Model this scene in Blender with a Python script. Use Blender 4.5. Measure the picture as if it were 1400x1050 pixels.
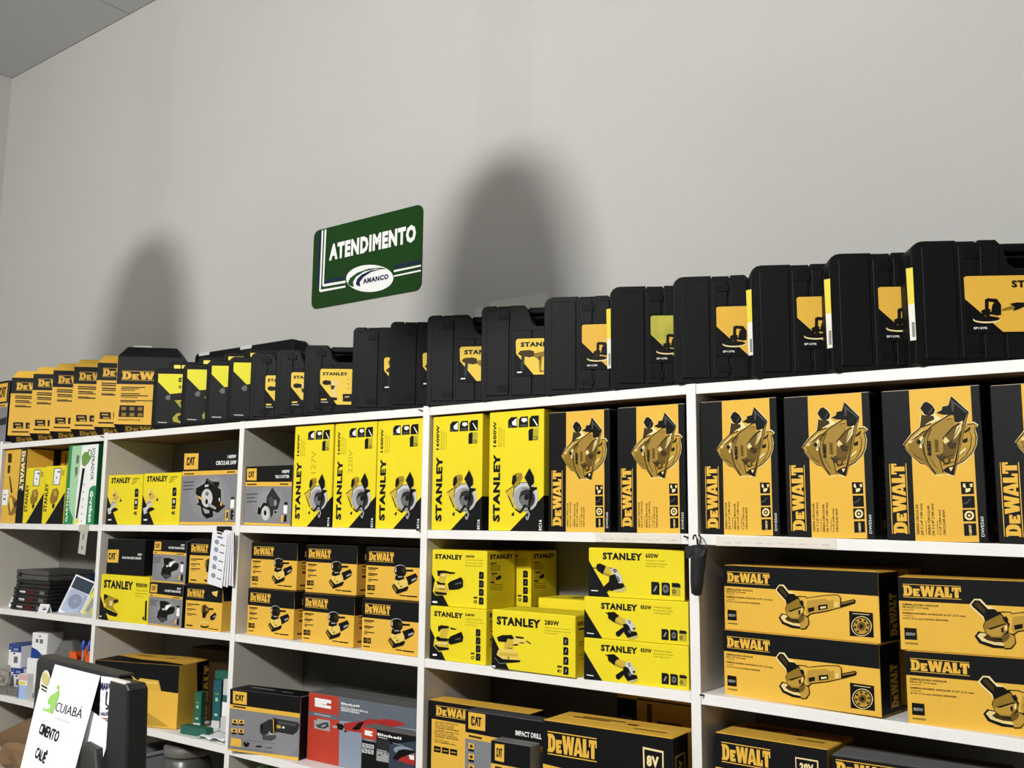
import bpy, bmesh, math, random
from mathutils import Matrix, Vector
from mathutils.geometry import tessellate_polygon

for o in list(bpy.data.objects): bpy.data.objects.remove(o)
scene = bpy.context.scene
col = scene.collection
random.seed(7)

# ------------------------------------------------------------------ camera
YAW, PITCH, ROLL = math.radians(37.307), math.radians(7.854), math.radians(0.506)
fw = Vector((-math.sin(YAW)*math.cos(PITCH), math.cos(YAW)*math.cos(PITCH), math.sin(PITCH)))
r0 = Vector((math.cos(YAW), math.sin(YAW), 0)); u0 = r0.cross(fw)
rt = r0*math.cos(ROLL) + u0*math.sin(ROLL); up = u0*math.cos(ROLL) - r0*math.sin(ROLL)
cd = bpy.data.cameras.new('camera'); cam = bpy.data.objects.new('camera', cd); col.objects.link(cam)
cd.sensor_width = 36; cd.lens = 36*1321.8/1400; cd.clip_start = .05
cam.matrix_world = Matrix(((rt.x, up.x, -fw.x, 0), (rt.y, up.y, -fw.y, -2.1), (rt.z, up.z, -fw.z, 1.52), (0, 0, 0, 1)))
scene.camera = cam

# ------------------------------------------------------------------ world, lights, exposure
wd = bpy.data.worlds.new('world'); scene.world = wd; wd.use_nodes = True
wd.node_tree.nodes['Background'].inputs[0].default_value = (.8, .85, 1, 1)
wd.node_tree.nodes['Background'].inputs[1].default_value = .0
KEY = Vector((-1.05, -4.5, 3.84))
def area(name, loc, target, sx, sy, power, colour):
    l = bpy.data.lights.new(name, 'AREA'); l.shape = 'RECTANGLE'; l.size = sx; l.size_y = sy
    l.energy = power; l.color = colour
    o = bpy.data.objects.new(name, l); col.objects.link(o); o.location = loc
    o.rotation_euler = (Vector(target) - Vector(loc)).to_track_quat('-Z', 'Y').to_euler()
    return o
WHITE = (1, .99, .97)
area('ceiling_lamp_light', KEY, (-2.3, .3, 1.7), .36, .3, 300, WHITE)
area('strip_fill_light', (2.4, -4.9, 3.80), (1.2, .3, .8), 2.4, .3, 24, WHITE)  # fill light added to even out the right side
area('strip_fill_light', (-3.4, -4.9, 3.80), (-3.9, .3, .8), 2.4, .3, 78, WHITE)  # added fill, lifts the left end of wall and shelves
scene.view_settings.view_transform = 'Standard'
scene.view_settings.look = 'None'
scene.view_settings.exposure = 0
scene.view_settings.gamma = 1
scene.view_settings.use_curve_mapping = False

ART={
'dwe560':[
('panel','p','dy',[(292,0),(296,1000),(912,1000),(913,1),(602,0)]),
('logo','d','dy',(233,45),(226,510),(54,38)),
('lettering','t','dk','SIERRA CIRCULAR', (334, 42),(334, 240),(308, 41), 1),
('lettering','t','dk','DE 7-1/4" (184 mm)', (375, 40),(378, 244),(350, 39), 1),
('lettering','t','dk','SERRA CIRCULAR', (448, 40),(451, 233),(423, 40), 1),
('lettering','t','dk','DE 7-1/4" (184 mm)', (488, 40),(488, 244),(462, 40), 1),
('lettering','t','dk','7-1/4" (184 mm)', (556, 41),(563, 204),(534, 41), 1),
('lettering','t','dk','CIRCULAR SAW', (597, 41),(601, 204),(572, 41), 1),
('lettering','p','brn',[(403,134),(408,134),(407,43),(402,43)]),
('lettering','p','brn',[(516,134),(521,134),(520,44),(515,44)]),
('icon','p','dk',[(767,383),(889,382),(890,304),(769,303)]),
('icon','p','dk',[(770,291),(891,292),(892,216),(773,214)]),
('icon','p','dk',[(770,204),(893,206),(894,132),(772,130)]),
('icon','p','dk',[(774,116),(893,119),(894,43),(775,38)]),
('icon','p','crm',[(790,369),(806,374),(816,347),(807,342),(786,353)]),
('icon','p','crm',[(809,339),(857,342),(860,334),(848,320),(810,313)]),
('icon','p','crm',[(851,368),(879,371),(879,352),(861,347)]),
('icon','p','gr3',[(783,246),(819,257),(845,275),(856,270),(827,246),(789,239)]),
('icon','p','crm',[(879,168),(872,153),(854,142),(830,138),(807,142),(791,153),(786,168),(793,183),(811,194),(834,197),(857,194),(874,183)]),
('icon','p','dk',[(860,168),(855,159),(845,153),(831,151),(818,153),(808,159),(805,168),(809,176),(820,183),(834,185),(847,183),(857,176)]),
('icon','p','crm',[(845,168),(841,162),(832,159),(823,162),(819,168),(824,174),(833,176),(842,174)]),
('icon','t','crm','1400W', (849, 46),(846, 109),(820, 46), 1),
('lettering','t','wht','DWE560', (966, 36),(964, 162),(935, 36), 0),
('picture','p','crm',[(208,637),(296,706),(389,752),(402,821),(435,831),(397,874),(436,911),(474,918),(525,896),(561,858),(549,830),(613,796),(661,825),(561,834),(617,856),(623,878),(688,884),(722,946),(891,833),(860,754),(927,767),(970,743),(936,722),(953,671),(942,617),(905,564),(820,507),(739,489),(704,420),(602,434),(601,428),(527,425),(438,499),(377,503),(303,548),(246,596)]),
('picture','p','tan',[(219,637),(304,699),(396,746),(507,768),(609,793),(744,833),(820,744),(926,755),(954,744),(928,720),(942,671),(931,618),(893,567),(812,518),(733,495),(668,436),(602,434),(527,432),(440,504),(381,510),(308,555),(255,600)]),
('picture','p','tan2',[(253,631),(402,716),(488,730),(424,649),(427,572),(457,506),(382,518),(317,558)]),
('picture','p','crm2',[(262,653),(403,727),(506,752),(608,782),(548,762),(420,726),(287,641)]),
('picture','p','dk',[(404,873),(440,908),(474,915),(523,892),(555,858),(536,831),(493,818),(443,831)]),
('picture','p','brn',[(414,829),(451,825),(535,817),(542,795),(474,775),(430,754),(392,749)]),
('picture','p','gr3',[(486,835),(513,865),(543,869),(521,859),(498,832)]),
('picture','p','tan3',[(406,639),(435,693),(505,746),(625,793),(732,779),(730,746),(652,699),(617,667),(611,569),(575,527),(603,445),(528,440),(457,506),(419,573)]),
('picture','p','brn2',[(402,639),(431,693),(501,746),(513,741),(451,687),(427,633),(435,567),(469,506),(536,438),(519,435),(453,507),(415,573)]),
('picture','p','brn2',[(617,662),(729,741),(788,761),(820,750),(763,632),(716,535),(607,515),(544,560),(611,569)]),
('picture','p','crm2',[(762,740),(813,761),(802,717),(749,670),(715,654)]),
('picture','p','crm2',[(616,651),(643,678),(682,650),(656,623),(632,634)]),
('picture','p','dk',[(722,941),(883,832),(708,425),(684,428),(599,456),(638,477),(713,492),(821,760),(740,773),(735,817),(627,823),(566,836),(621,853),(627,875),(689,881)]),
('picture','p','gr3',[(717,922),(867,832),(862,822),(748,888),(736,839),(720,845)]),
('picture','p','crm',[(662,474),(704,479),(681,452)]),
('picture','p','crm',[(772,764),(822,776),(817,758)]),
('picture','p','tan2',[(830,768),(876,827),(864,797),(717,438),(709,433)]),
('picture','p','crm',[(379,672),(409,688),(430,677),(404,606),(375,612),(398,650)]),
('picture','p','dk',[(395,650),(390,642),(379,637),(365,637),(355,642),(351,651),(356,659),(367,664),(381,664),(391,658)]),
('picture','p','brn',[(711,619),(706,610),(695,605),(680,605),(669,611),(665,620),(670,629),(682,634),(696,634),(708,628)]),
('picture','p','tan',[(698,619),(695,615),(688,613),(681,615),(678,620),(682,624),(689,626),(696,624)]),
('picture','p','dk',[(809,652),(859,665),(853,638),(812,633)]),
('picture','p','dk',[(834,706),(893,737),(883,716),(833,695)]),
('picture','p','crm2',[(775,572),(834,603),(841,587),(770,551)]),
('picture','p','brn',[(682,520),(673,505),(652,497),(626,497),(606,506),(599,521),(608,535),(629,543),(655,543),(675,534)]),
('picture','p','tan2',[(665,522),(660,513),(647,507),(632,508),(620,514),(616,523),(621,533),(634,538),(649,538),(661,532)]),
('picture','p','dk',[(405,638),(434,692),(504,745),(627,793),(738,832),(734,837),(624,798),(499,748),(427,694),(398,639)]),
('picture','p','dk',[(220,632),(306,697),(398,744),(508,766),(506,771),(394,748),(301,700),(214,636)]),
('picture','p','dk',[(215,630),(252,598),(305,552),(379,507),(437,501),(524,431),(530,434),(442,505),(383,511),(311,556),(258,601),(222,633)]),
('picture','p','dk',[(861,749),(926,753),(950,743),(924,720),(938,671),(928,618),(890,569),(810,520),(734,498),(737,493),(814,516),(896,566),(934,617),(946,671),(931,720),(957,744),(927,757),(861,754)]),
('picture','p','dk',[(620,665),(732,739),(790,759),(787,763),(727,743),(615,669)]),
('picture','p','dk',[(607,571),(571,527),(599,444),(606,446),(578,526),(614,568)]),
('picture','p','dk',[(402,638),(419,572),(453,505),(525,439),(531,442),(460,508),(427,573),(410,639)]),
('picture','p','brn',[(865,721),(894,672),(881,608),(829,551),(770,520),(773,517),(833,549),(886,607),(899,672),(869,722)]),
('picture','p','brn',[(659,785),(692,792),(724,788),(725,792),(692,795),(657,788)]),
('picture','p','brn',[(299,661),(429,714),(480,729),(478,732),(426,717),(296,664)]),
('picture','p','brn',[(266,607),(332,556),(406,528),(409,530),(335,559),(270,609)]),
('picture','p','brn',[(502,731),(465,682),(453,616),(482,538),(536,477),(541,479),(486,539),(458,616),(470,681),(507,729)]),
('picture','p','brn',[(683,632),(735,675),(789,739),(785,740),(731,676),(679,634)]),
('picture','p','brn',[(575,514),(643,546),(717,555),(717,558),(641,549),(573,517)]),
('picture','p','brn',[(606,492),(657,502),(715,512),(713,515),(655,505),(605,495)]),
('picture','p','brn',[(535,560),(593,548),(643,553),(607,515),(567,532)]),
('picture','p','brn',[(648,634),(682,644),(747,632),(728,600),(679,601)]),
('picture','d','dk',(498,558),(523,654),(456,561)),
('picture','d','brn2',(570,581),(592,662),(533,584)),
],
'dwe560_side':[
('logo','d','tan2',(732,61),(660,554),(186,57)),  # logo ink darkened, shade in the gap between cartons put into the colour
],
'sc16':[
('panel','p','bk',[(1000,289),(1000,0),(1000,0),(400,0)]),
('logo','t','bk','STANLEY', (211, 73),(206, 645),(75, 73), 2),
('logo','t','bk','1600W', (132, 704),(134, 923),(68, 705), 3),
('lettering','t','olive','Sierra Circular', (194, 703),(197, 876),(163, 703), 0),
('lettering','t','olive','Serra Circular', (238, 702),(245, 864),(210, 702), 0),
('lettering','t','olive','Circular Saw', (285, 701),(292, 853),(259, 701), 0),
('icon','p','bk',[(352,925),(397,948),(518,949),(522,858),(350,859)]),
('icon','p','bk',[(549,925),(582,947),(713,948),(717,857),(547,858)]),
('icon','p','bk',[(739,925),(777,948),(908,949),(909,856),(739,856)]),
('icon','p','bk',[(725,827),(758,842),(808,843),(808,743),(728,743)]),
('icon','p','wht',[(422,907),(507,939),(510,872),(435,881)]),
('icon','p','wht',[(606,934),(686,934),(705,911),(642,897),(595,913)]),
('icon','p','wht',[(800,924),(818,923),(898,865),(875,862)]),
('icon','p','olv2',[(808,843),(905,842),(905,743),(808,743)]),
('icon','p','bk',[(888,760),(883,751),(867,745),(848,745),(832,752),(825,761),(831,771),(846,777),(866,776),(882,770)]),
('icon','p','sy',[(873,760),(868,755),(857,752),(846,755),(841,761),(845,767),(856,769),(868,766)]),
('icon','p','gr3',[(574,883),(688,885),(700,864),(570,864)]),
('icon','p','gr3',[(365,888),(424,876),(424,863),(366,863)]),
('picture','p','stan',[(309,325),(423,366),(504,376),(483,314),(489,189),(382,252)]),
('picture','p','stan2',[(442,459),(522,479),(614,478),(627,436),(572,396),(458,366),(429,397)]),
('picture','p','dk',[(443,449),(504,469),(520,417),(458,371),(429,392)]),
('picture','p','dk',[(357,294),(380,288),(477,189),(447,195)]),
('picture','p','dk',[(477,189),(605,158),(583,143),(490,174)]),
('picture','p','dk',[(427,138),(479,158),(473,127),(441,122)]),
('picture','p','gr6',[(906,280),(896,243),(866,209),(817,183),(755,166),(685,160),(614,166),(549,184),(497,211),(463,245),(450,283),(460,320),(491,354),(541,381),(604,398),(674,403),(745,396),(809,379),(860,351),(893,318)]),
('picture','p','gr5',[(868,265),(860,233),(833,205),(790,183),(735,168),(673,163),(611,168),(554,183),(508,206),(478,235),(467,267),(476,299),(503,328),(547,350),(602,364),(664,369),(727,364),(783,348),(828,325),(857,297)]),
('picture','p','gr2',[(850,265),(841,236),(811,212),(767,195),(713,190),(659,196),(612,212),(580,237),(568,267),(578,296),(607,320),(653,337),(707,342),(761,336),(807,319),(838,294)]),
('picture','p','gr4',[(760,250),(749,227),(717,210),(671,204),(626,211),(591,228),(578,251),(589,274),(622,291),(667,297),(713,290),(747,273)]),
('picture','p','bk',[(743,276),(736,261),(716,253),(691,253),(670,262),(662,276),(669,291),(689,300),(714,300),(735,290)]),
('picture','p','dk',[(705,477),(754,517),(831,445),(834,393),(778,363),(891,357),(881,342),(814,322),(760,148),(719,153),(761,353),(661,441)]),
('picture','p','dk',[(571,158),(671,220),(705,209),(605,148)]),
('picture','p','gr5',[(685,143),(736,173),(770,137),(733,88),(699,96),(687,117),(702,127),(717,107),(743,135),(730,153),(708,137)]),
('picture','p','gr3',[(463,277),(487,354),(597,395),(698,397),(697,402),(592,400),(476,356),(452,278)]),
('picture','p','gr3',[(513,192),(603,164),(719,166),(718,171),(606,169),(519,197)]),
('picture','p','gr3',[(603,312),(645,351),(756,342),(757,347),(640,356),(593,314)]),
('picture','p','gr3',[(789,251),(769,211),(692,191),(698,187),(778,208),(800,249)]),
('picture','p','brn',[(324,323),(433,359),(496,368),(493,372),(428,362),(318,327)]),
('picture','p','brn',[(458,416),(595,445),(590,449),(454,419)]),
('lettering','t','wht','SC16', (968, 7),(958, 94),(917, 5), 1),
],
'hand127':[
('handwriting','t','olv5','127V', (579, 524),(521, 745),(453, 521), 0),
],
'hand220':[
('handwriting','t','olv5','220V', (447, 519),(408, 736),(337, 519), 0),
],
'dwgrind':[
('panel','p','bk',[(0,1000),(1000,1000),(1000,666),(0,674)]),
('logo','d','dy',(25,725),(323,728),(26,908)),
('lettering','t','dk','ESMERILADORA ANGULAR', (20, 612),(207, 620),(20, 641), 1),
('lettering','t','dk','DE 4-1/2" (115 mm)', (19, 575),(154, 576),(20, 604), 1),
('lettering','t','dk','ESMERILHADEIRA ANGULAR 4-1/2" (115 mm)', (19, 494),(339, 501),(19, 521), 1),
('lettering','t','dk','4-1/2" (115 mm) ANGLE GRINDER', (19, 424),(253, 427),(19, 449), 1),
('lettering','p','brn',[(22,556),(76,557),(76,551),(22,550)]),
('lettering','p','brn',[(22,473),(75,474),(75,468),(22,467)]),
('icon','p','dk',[(23,305),(87,303),(88,147),(23,143)]),
('icon','t','gr5','800W', (31, 199),(80, 199),(31, 246), 1),
('lettering','t','dk','DWE4020', (25, 82),(92, 86),(25, 109), 1),
('icon','p','dk',[(823,428),(963,424),(963,81),(822,74)]),
('icon','p','crm',[(954,239),(951,202),(945,167),(935,136),(923,111),(908,94),(893,85),(877,86),(863,97),(850,116),(841,143),(835,176),(833,212),(836,249),(842,285),(852,316),(865,341),(879,358),(895,366),(910,365),(925,354),(937,334),(946,307),(952,275)]),
('icon','p','dk',[(949,238),(947,204),(942,171),(933,142),(921,119),(907,102),(893,95),(878,96),(865,106),(853,124),(845,149),(839,179),(838,213),(840,248),(846,281),(855,310),(867,333),(880,349),(895,357),(909,355),(923,345),(934,327),(943,302),(948,271)]),
('icon','p','tan',[(941,236),(939,201),(932,167),(921,140),(908,121),(893,112),(878,114),(865,127),(855,150),(848,180),(846,215),(849,251),(856,284),(866,312),(880,331),(895,340),(909,337),(923,324),(933,301),(939,271)]),
('icon','p','dk',[(862,143),(870,169),(880,154),(872,128)]),
('icon','p','dk',[(849,214),(862,222),(864,193),(851,185)]),
('icon','p','dk',[(862,292),(873,277),(865,251),(855,266)]),
('icon','p','dk',[(894,330),(896,302),(883,294),(881,323)]),
('icon','p','dk',[(926,307),(918,282),(908,297),(915,323)]),
('icon','p','dk',[(938,237),(926,230),(924,258),(937,266)]),
('icon','p','dk',[(925,160),(915,175),(922,200),(933,185)]),
('icon','p','brn2',[(918,231),(916,204),(909,182),(899,168),(888,165),(878,175),(871,194),(869,220),(872,247),(879,270),(889,284),(900,286),(910,277),(916,257)]),
('icon','p','dk',[(905,228),(903,211),(897,199),(890,198),(884,207),(882,223),(885,240),(891,252),(898,254),(903,244)]),
('icon','p','crm',[(844,400),(943,399),(943,391),(844,392)]),
('picture','p','crm',[(361,666),(386,745),(418,747),(447,660),(482,635),(497,586),(434,437),(421,503),(371,621)]),
('picture','p','dk',[(378,247),(399,317),(431,304),(421,388),(432,454),(505,593),(558,597),(568,578),(679,634),(760,653),(779,616),(779,545),(856,603),(867,586),(861,541),(778,467),(685,392),(589,338),(572,299),(577,193),(553,111),(522,99),(520,112),(463,111),(399,160)]),
('picture','p','dk',[(370,667),(389,728),(412,726),(451,618),(482,623),(505,576),(497,529),(434,448),(427,516),(378,634)]),
('picture','p','brn',[(383,669),(394,706),(407,702),(440,599),(432,551)]),
('picture','p','tan2',[(434,448),(507,553),(537,502),(547,368),(505,245),(459,247),(428,309),(426,389)]),
('picture','p','tan',[(436,345),(459,350),(532,433),(537,388),(505,268),(464,260),(438,300)]),
('picture','p','dk',[(444,358),(532,444),(532,427),(459,347)]),
('picture','p','dk',[(508,371),(521,391),(521,328),(511,315)]),
('picture','p','ltan',[(512,577),(553,585),(568,567),(679,621),(758,641),(774,613),(773,474),(682,404),(587,351),(567,309),(544,322),(552,437)]),
('picture','p','tan',[(568,531),(679,585),(708,556),(733,572),(732,449),(682,404),(587,351),(567,309),(557,370)]),
('picture','p','dk',[(572,424),(613,449),(612,392),(574,362)]),
('picture','p','dk',[(636,476),(695,504),(697,437),(638,403)]),
('picture','p','dk',[(517,521),(538,536),(547,493),(542,435),(527,466)]),
('picture','p','crm',[(650,456),(685,474),(687,449),(652,428)]),
('picture','p','crm',[(737,528),(762,542),(763,531),(738,517)]),
('picture','p','crm',[(737,506),(762,520),(762,509),(738,495)]),
('picture','p','crm',[(737,484),(761,497),(762,487),(738,473)]),
('picture','p','crm',[(529,410),(539,417),(536,354),(529,347)]),
('picture','p','tan2',[(779,531),(851,585),(859,579),(851,563),(780,512)]),
('picture','p','crm2',[(391,256),(407,299),(431,293),(464,220),(517,182),(521,144),(469,152),(412,191)]),
('picture','p','brn',[(420,239),(438,277),(464,237),(510,212),(512,190),(474,187),(438,208)]),
('picture','p','tan',[(510,258),(546,311),(570,282),(572,192),(549,125),(522,118),(516,180)]),
('picture','p','brn2',[(508,257),(539,315),(551,278),(535,218),(515,191)]),
],
'dwgrind_side':[
('logo','d','dy',(867,78),(833,681),(468,87)),
],
's850':[
('panel','p','bk',[(2,697),(185,0),(0,0),(0,0)]),
('logo','t','bk','STANLEY', (171, 718),(527, 730),(170, 887), 2),
('logo','t','bk','850W', (558, 779),(662, 774),(558, 880), 3),
('lettering','t','olive','Amoladora Angular', (680, 828),(848, 829),(680, 874), 0),
('lettering','t','olive','Esmerilhadeira Angular', (682, 756),(862, 757),(682, 799), 0),
('lettering','t','olive','Small Angle Grinder', (682, 692),(839, 694),(682, 731), 0),
('picture','p','dk',[(213,653),(244,625),(239,594),(215,629)]),
('picture','p','dk',[(236,648),(302,671),(354,578),(317,515),(307,397),(243,500)]),
('picture','p','stan',[(350,572),(425,504),(388,349),(307,404),(317,508)]),
('picture','p','stan2',[(312,456),(388,372),(386,344),(307,399)]),
('picture','p','gr6',[(416,503),(453,519),(504,363),(504,249),(463,231),(421,353),(411,444)]),
('picture','p','dk',[(435,475),(455,491),(459,473),(439,452)]),
('picture','p','dk',[(442,429),(463,450),(466,432),(448,407)]),
('picture','p','dk',[(481,314),(504,329),(504,283),(486,269)]),
('picture','p','dk',[(388,383),(416,410),(444,367),(467,232),(518,232),(529,161),(500,88),(435,55),(402,165)]),
('picture','p','dk',[(317,176),(388,314),(412,282),(407,231),(346,71),(322,96)]),
('picture','p','gr4',[(435,262),(463,243),(467,186),(444,194)]),
('picture','p','olv3',[(426,58),(527,149),(527,96),(481,32)]),
('icon','p','bk',[(752,345),(805,346),(819,310),(817,91),(752,88)]),
('icon','p','bk',[(832,343),(887,345),(901,314),(899,93),(832,89)]),
('icon','p','bk',[(915,342),(968,343),(982,310),(980,266),(915,267)]),
('icon','p','gr5',[(769,173),(791,277),(800,267),(782,164)]),
('icon','p','gr4',[(886,219),(883,181),(875,152),(865,141),(854,149),(847,176),(844,213),(847,251),(855,280),(865,291),(875,283),(883,256)]),
('icon','p','bk',[(873,217),(870,198),(865,189),(859,196),(857,215),(860,234),(865,243),(870,236)]),
('icon','p','olv2',[(915,267),(980,266),(979,95),(914,93)]),
('icon','p','bk',[(947,177),(944,151),(937,134),(928,133),(921,148),(918,173),(921,199),(928,216),(937,218),(944,203)]),
('icon','p','olv2',[(940,176),(938,159),(932,151),(927,157),(925,174),(927,192),(932,199),(938,193)]),
('lettering','p','wht',[(28,117),(97,108),(97,87),(28,96)]),
],
's600':[
('panel','p','bk',[(0,0),(0,744),(228,1),(0,0)]),
('logo','t','bk','STANLEY', (154, 768),(574, 774),(155, 925), 2),
('logo','t','bk','600W', (609, 829),(742, 834),(610, 924), 3),
('lettering','t','olive','Amoladora Angular', (611, 764),(813, 767),(612, 797), 0),
('lettering','t','olive','Esmerilhadeira Angular', (611, 702),(833, 706),(611, 737), 0),
('lettering','t','olive','Small Angle Grinder', (610, 650),(801, 654),(611, 683), 0),
('picture','p','dk',[(39,596),(86,592),(86,572),(43,571)]),
('picture','p','dk',[(92,665),(127,685),(191,633),(156,456),(94,535),(83,606)]),
('picture','p','stan',[(191,633),(263,593),(223,421),(156,459)]),
('picture','p','stan2',[(168,507),(232,458),(224,418),(158,456)]),
('picture','p','gr6',[(229,601),(293,602),(363,413),(366,296),(315,291),(266,468)]),
('picture','p','dk',[(263,568),(301,586),(305,569),(267,535)]),
('picture','p','dk',[(275,527),(309,552),(313,536),(279,497)]),
('picture','p','dk',[(229,609),(259,601),(254,584),(233,589)]),
('picture','p','olv3',[(267,141),(375,300),(407,215),(381,133),(313,103)]),
('picture','p','dk',[(227,442),(292,477),(324,295),(375,297),(391,231),(357,187),(297,159),(241,123),(220,173)]),
('picture','p','dk',[(164,204),(226,324),(251,308),(246,174),(193,92),(168,116)]),
('picture','p','gr4',[(300,452),(333,412),(341,329),(320,311)]),
('icon','p','bk',[(665,354),(735,352),(750,320),(747,96),(664,98)]),
('icon','p','bk',[(771,348),(839,348),(855,316),(852,92),(769,94)]),
('icon','p','bk',[(873,349),(942,349),(960,317),(959,259),(873,263)]),
('icon','p','gr5',[(685,170),(714,278),(726,270),(701,163)]),
('icon','p','gr4',[(841,226),(838,190),(829,160),(817,143),(803,142),(791,158),(783,187),(780,224),(783,260),(792,290),(804,307),(818,308),(830,292),(838,263)]),
('icon','p','bk',[(822,225),(818,205),(810,196),(802,204),(799,224),(802,245),(811,254),(818,246)]),
('icon','p','olv2',[(873,263),(959,259),(958,91),(872,93)]),
('icon','p','bk',[(913,176),(909,151),(900,136),(888,135),(878,150),(875,174),(879,199),(888,215),(900,216),(910,201)]),
('icon','p','olv2',[(904,176),(901,161),(894,154),(887,160),(884,175),(887,190),(894,196),(901,191)]),
('lettering','p','wht',[(26,126),(102,126),(102,106),(26,106)]),
],
's300':[
('panel','p','bk',[(3,563),(326,2),(0,0)]),
('logo','t','bk','STANLEY', (58, 834),(568, 828),(57, 929), 2),
('logo','t','bk','300W', (620, 879),(783, 878),(619, 927), 3),
('lettering','t','olive','Lijadora Roto Orbital', (618, 831),(920, 841),(617, 857), 0),
('lettering','t','olive','Lixadeira Roto Orbital', (616, 777),(935, 788),(615, 804), 0),
('lettering','t','olive','Random Orbit Sander', (612, 728),(921, 740),(612, 756), 0),
('picture','p','sy',[(76,629),(230,645),(382,624),(470,611),(383,564),(307,534),(533,549),(608,483),(597,350),(511,296),(336,270),(311,232),(298,195),(82,177),(29,246),(53,407),(104,496)]),
('picture','p','stan',[(160,567),(269,580),(282,533),(258,422),(130,413),(148,511)]),
('picture','p','stan',[(66,371),(271,374),(323,306),(298,243),(61,249)]),
('picture','p','crm2',[(180,562),(256,570),(259,537),(187,526)]),
('picture','p','crm2',[(73,360),(259,361),(265,325),(73,323)]),
('picture','p','dk',[(102,625),(243,633),(370,611),(439,609),(433,585),(345,573),(256,586),(167,574),(148,524),(116,528)]),
('picture','p','dk',[(91,428),(117,436),(169,409),(258,410),(258,373),(118,375)]),
('picture','p','dk',[(49,248),(292,237),(286,198),(94,188)]),
('picture','p','dk',[(303,389),(346,440),(546,532),(584,481),(585,361),(511,314),(335,288)]),
('picture','p','gr4',[(441,407),(559,446),(559,429),(441,390)]),
('picture','p','brn',[(144,304),(259,304),(259,292),(145,292)]),
('icon','p','bk',[(864,643),(924,644),(946,627),(944,520),(862,517)]),
('icon','p','bk',[(865,495),(925,497),(947,479),(945,373),(863,369)]),
('icon','p','bk',[(866,349),(926,352),(948,334),(946,229),(864,224)]),
('icon','p','bk',[(867,200),(927,202),(949,185),(947,80),(865,75)]),
('icon','p','gr4',[(891,556),(910,610),(922,606),(903,553)]),
('icon','p','gr4',[(892,408),(911,463),(923,459),(904,405)]),
('icon','p','gr4',[(893,263),(912,318),(924,314),(905,260)]),
('icon','p','gr4',[(894,114),(913,168),(925,164),(906,111)]),
('icon','p','brn',[(770,203),(840,206),(842,174),(769,171)]),
('icon','p','brn',[(836,120),(830,102),(814,89),(795,88),(779,98),(773,115),(779,134),(795,146),(814,148),(830,138)]),
('icon','p','sy',[(819,119),(815,109),(805,104),(794,107),(790,116),(794,127),(804,132),(815,129)]),
('lettering','p','wht',[(25,73),(115,74),(115,43),(25,41)]),
],
's300_side':[
('logo','t','bk','STANLEY', (99, 860),(918, 850),(98, 949), 2),
('logo','t','bk','300W', (108, 770),(331, 766),(107, 806), 3),
('lettering','p','olive',[(108,752),(472,745),(473,733),(108,741)]),
('lettering','p','olive',[(109,714),(473,706),(474,694),(109,702)]),
('lettering','p','olive',[(109,681),(474,670),(475,657),(109,669)]),
('lettering','p','olive',[(107,417),(565,412),(565,402),(107,408)]),
('lettering','p','olive',[(108,381),(566,368),(567,358),(108,371)]),
('lettering','p','olive',[(108,345),(567,331),(568,321),(109,335)]),
('picture','p','dk',[(149,622),(369,619),(370,601),(207,599),(184,578)]),
('picture','p','dk',[(301,530),(453,579),(494,565),(486,510),(326,489)]),
('picture','p','dk',[(118,473),(268,459),(268,438),(118,448)]),
('picture','p','stan',[(173,591),(253,593),(268,465),(129,474)]),
],
's240':[
('panel','p','bk',[(1,591),(296,0),(0,0),(0,0)]),
('logo','t','bk','STANLEY', (73, 815),(595, 819),(71, 922), 2),
('logo','t','bk','240W', (635, 869),(800, 872),(635, 920), 3),
('lettering','t','olive','Lijadora 1/4 de Hoja', (636, 807),(928, 811),(636, 832), 0),
('lettering','t','olive','Lixadeira de 1/4 de folha', (634, 749),(955, 755),(634, 775), 0),
('lettering','t','olive','1/4 Sheet Sander', (634, 698),(848, 701),(634, 723), 0),
('picture','p','sy',[(131,632),(209,667),(364,660),(504,621),(416,571),(352,538),(341,457),(567,589),(637,481),(619,375),(419,297),(368,290),(382,200),(176,145),(70,251),(94,414),(159,475)]),
('picture','p','stan',[(203,573),(352,603),(346,563),(302,426),(186,425)]),
('picture','p','stan',[(101,348),(148,341),(336,354),(346,261),(116,263)]),
('picture','p','crm2',[(108,329),(148,325),(323,337),(323,297),(122,291)]),
('picture','p','dk',[(150,627),(209,654),(345,649),(351,610),(210,581),(171,523),(156,528)]),
('picture','p','dk',[(374,632),(481,612),(476,592),(377,593)]),
('picture','p','dk',[(107,402),(159,442),(199,414),(341,418),(329,357),(147,347)]),
('picture','p','dk',[(83,266),(109,276),(162,247),(350,248),(357,210),(176,161)]),
('picture','p','dk',[(335,398),(379,462),(573,570),(612,478),(594,385),(394,306),(349,327)]),
('picture','p','gr4',[(468,417),(562,455),(562,436),(469,399)]),
('picture','p','gr4',[(96,251),(170,167),(170,161),(96,244)]),
('picture','p','gr4',[(170,167),(350,209),(350,203),(170,162)]),
('icon','p','bk',[(824,644),(881,648),(903,630),(902,518),(824,511)]),
('icon','p','bk',[(826,497),(883,502),(905,484),(904,372),(825,364)]),
('icon','p','bk',[(828,351),(885,355),(906,338),(905,226),(827,217)]),
('icon','p','bk',[(830,200),(886,205),(908,188),(907,76),(829,67)]),
('icon','p','gr4',[(852,552),(868,611),(880,607),(864,549)]),
('icon','p','gr4',[(854,405),(870,465),(882,461),(866,403)]),
('icon','p','gr4',[(856,258),(872,318),(884,315),(868,256)]),
('icon','p','gr4',[(858,108),(874,168),(886,165),(870,106)]),
('icon','p','brn',[(738,204),(803,209),(805,178),(738,172)]),
('icon','p','brn',[(802,119),(796,99),(782,85),(764,82),(749,92),(743,111),(749,131),(763,145),(781,148),(796,138)]),
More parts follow.
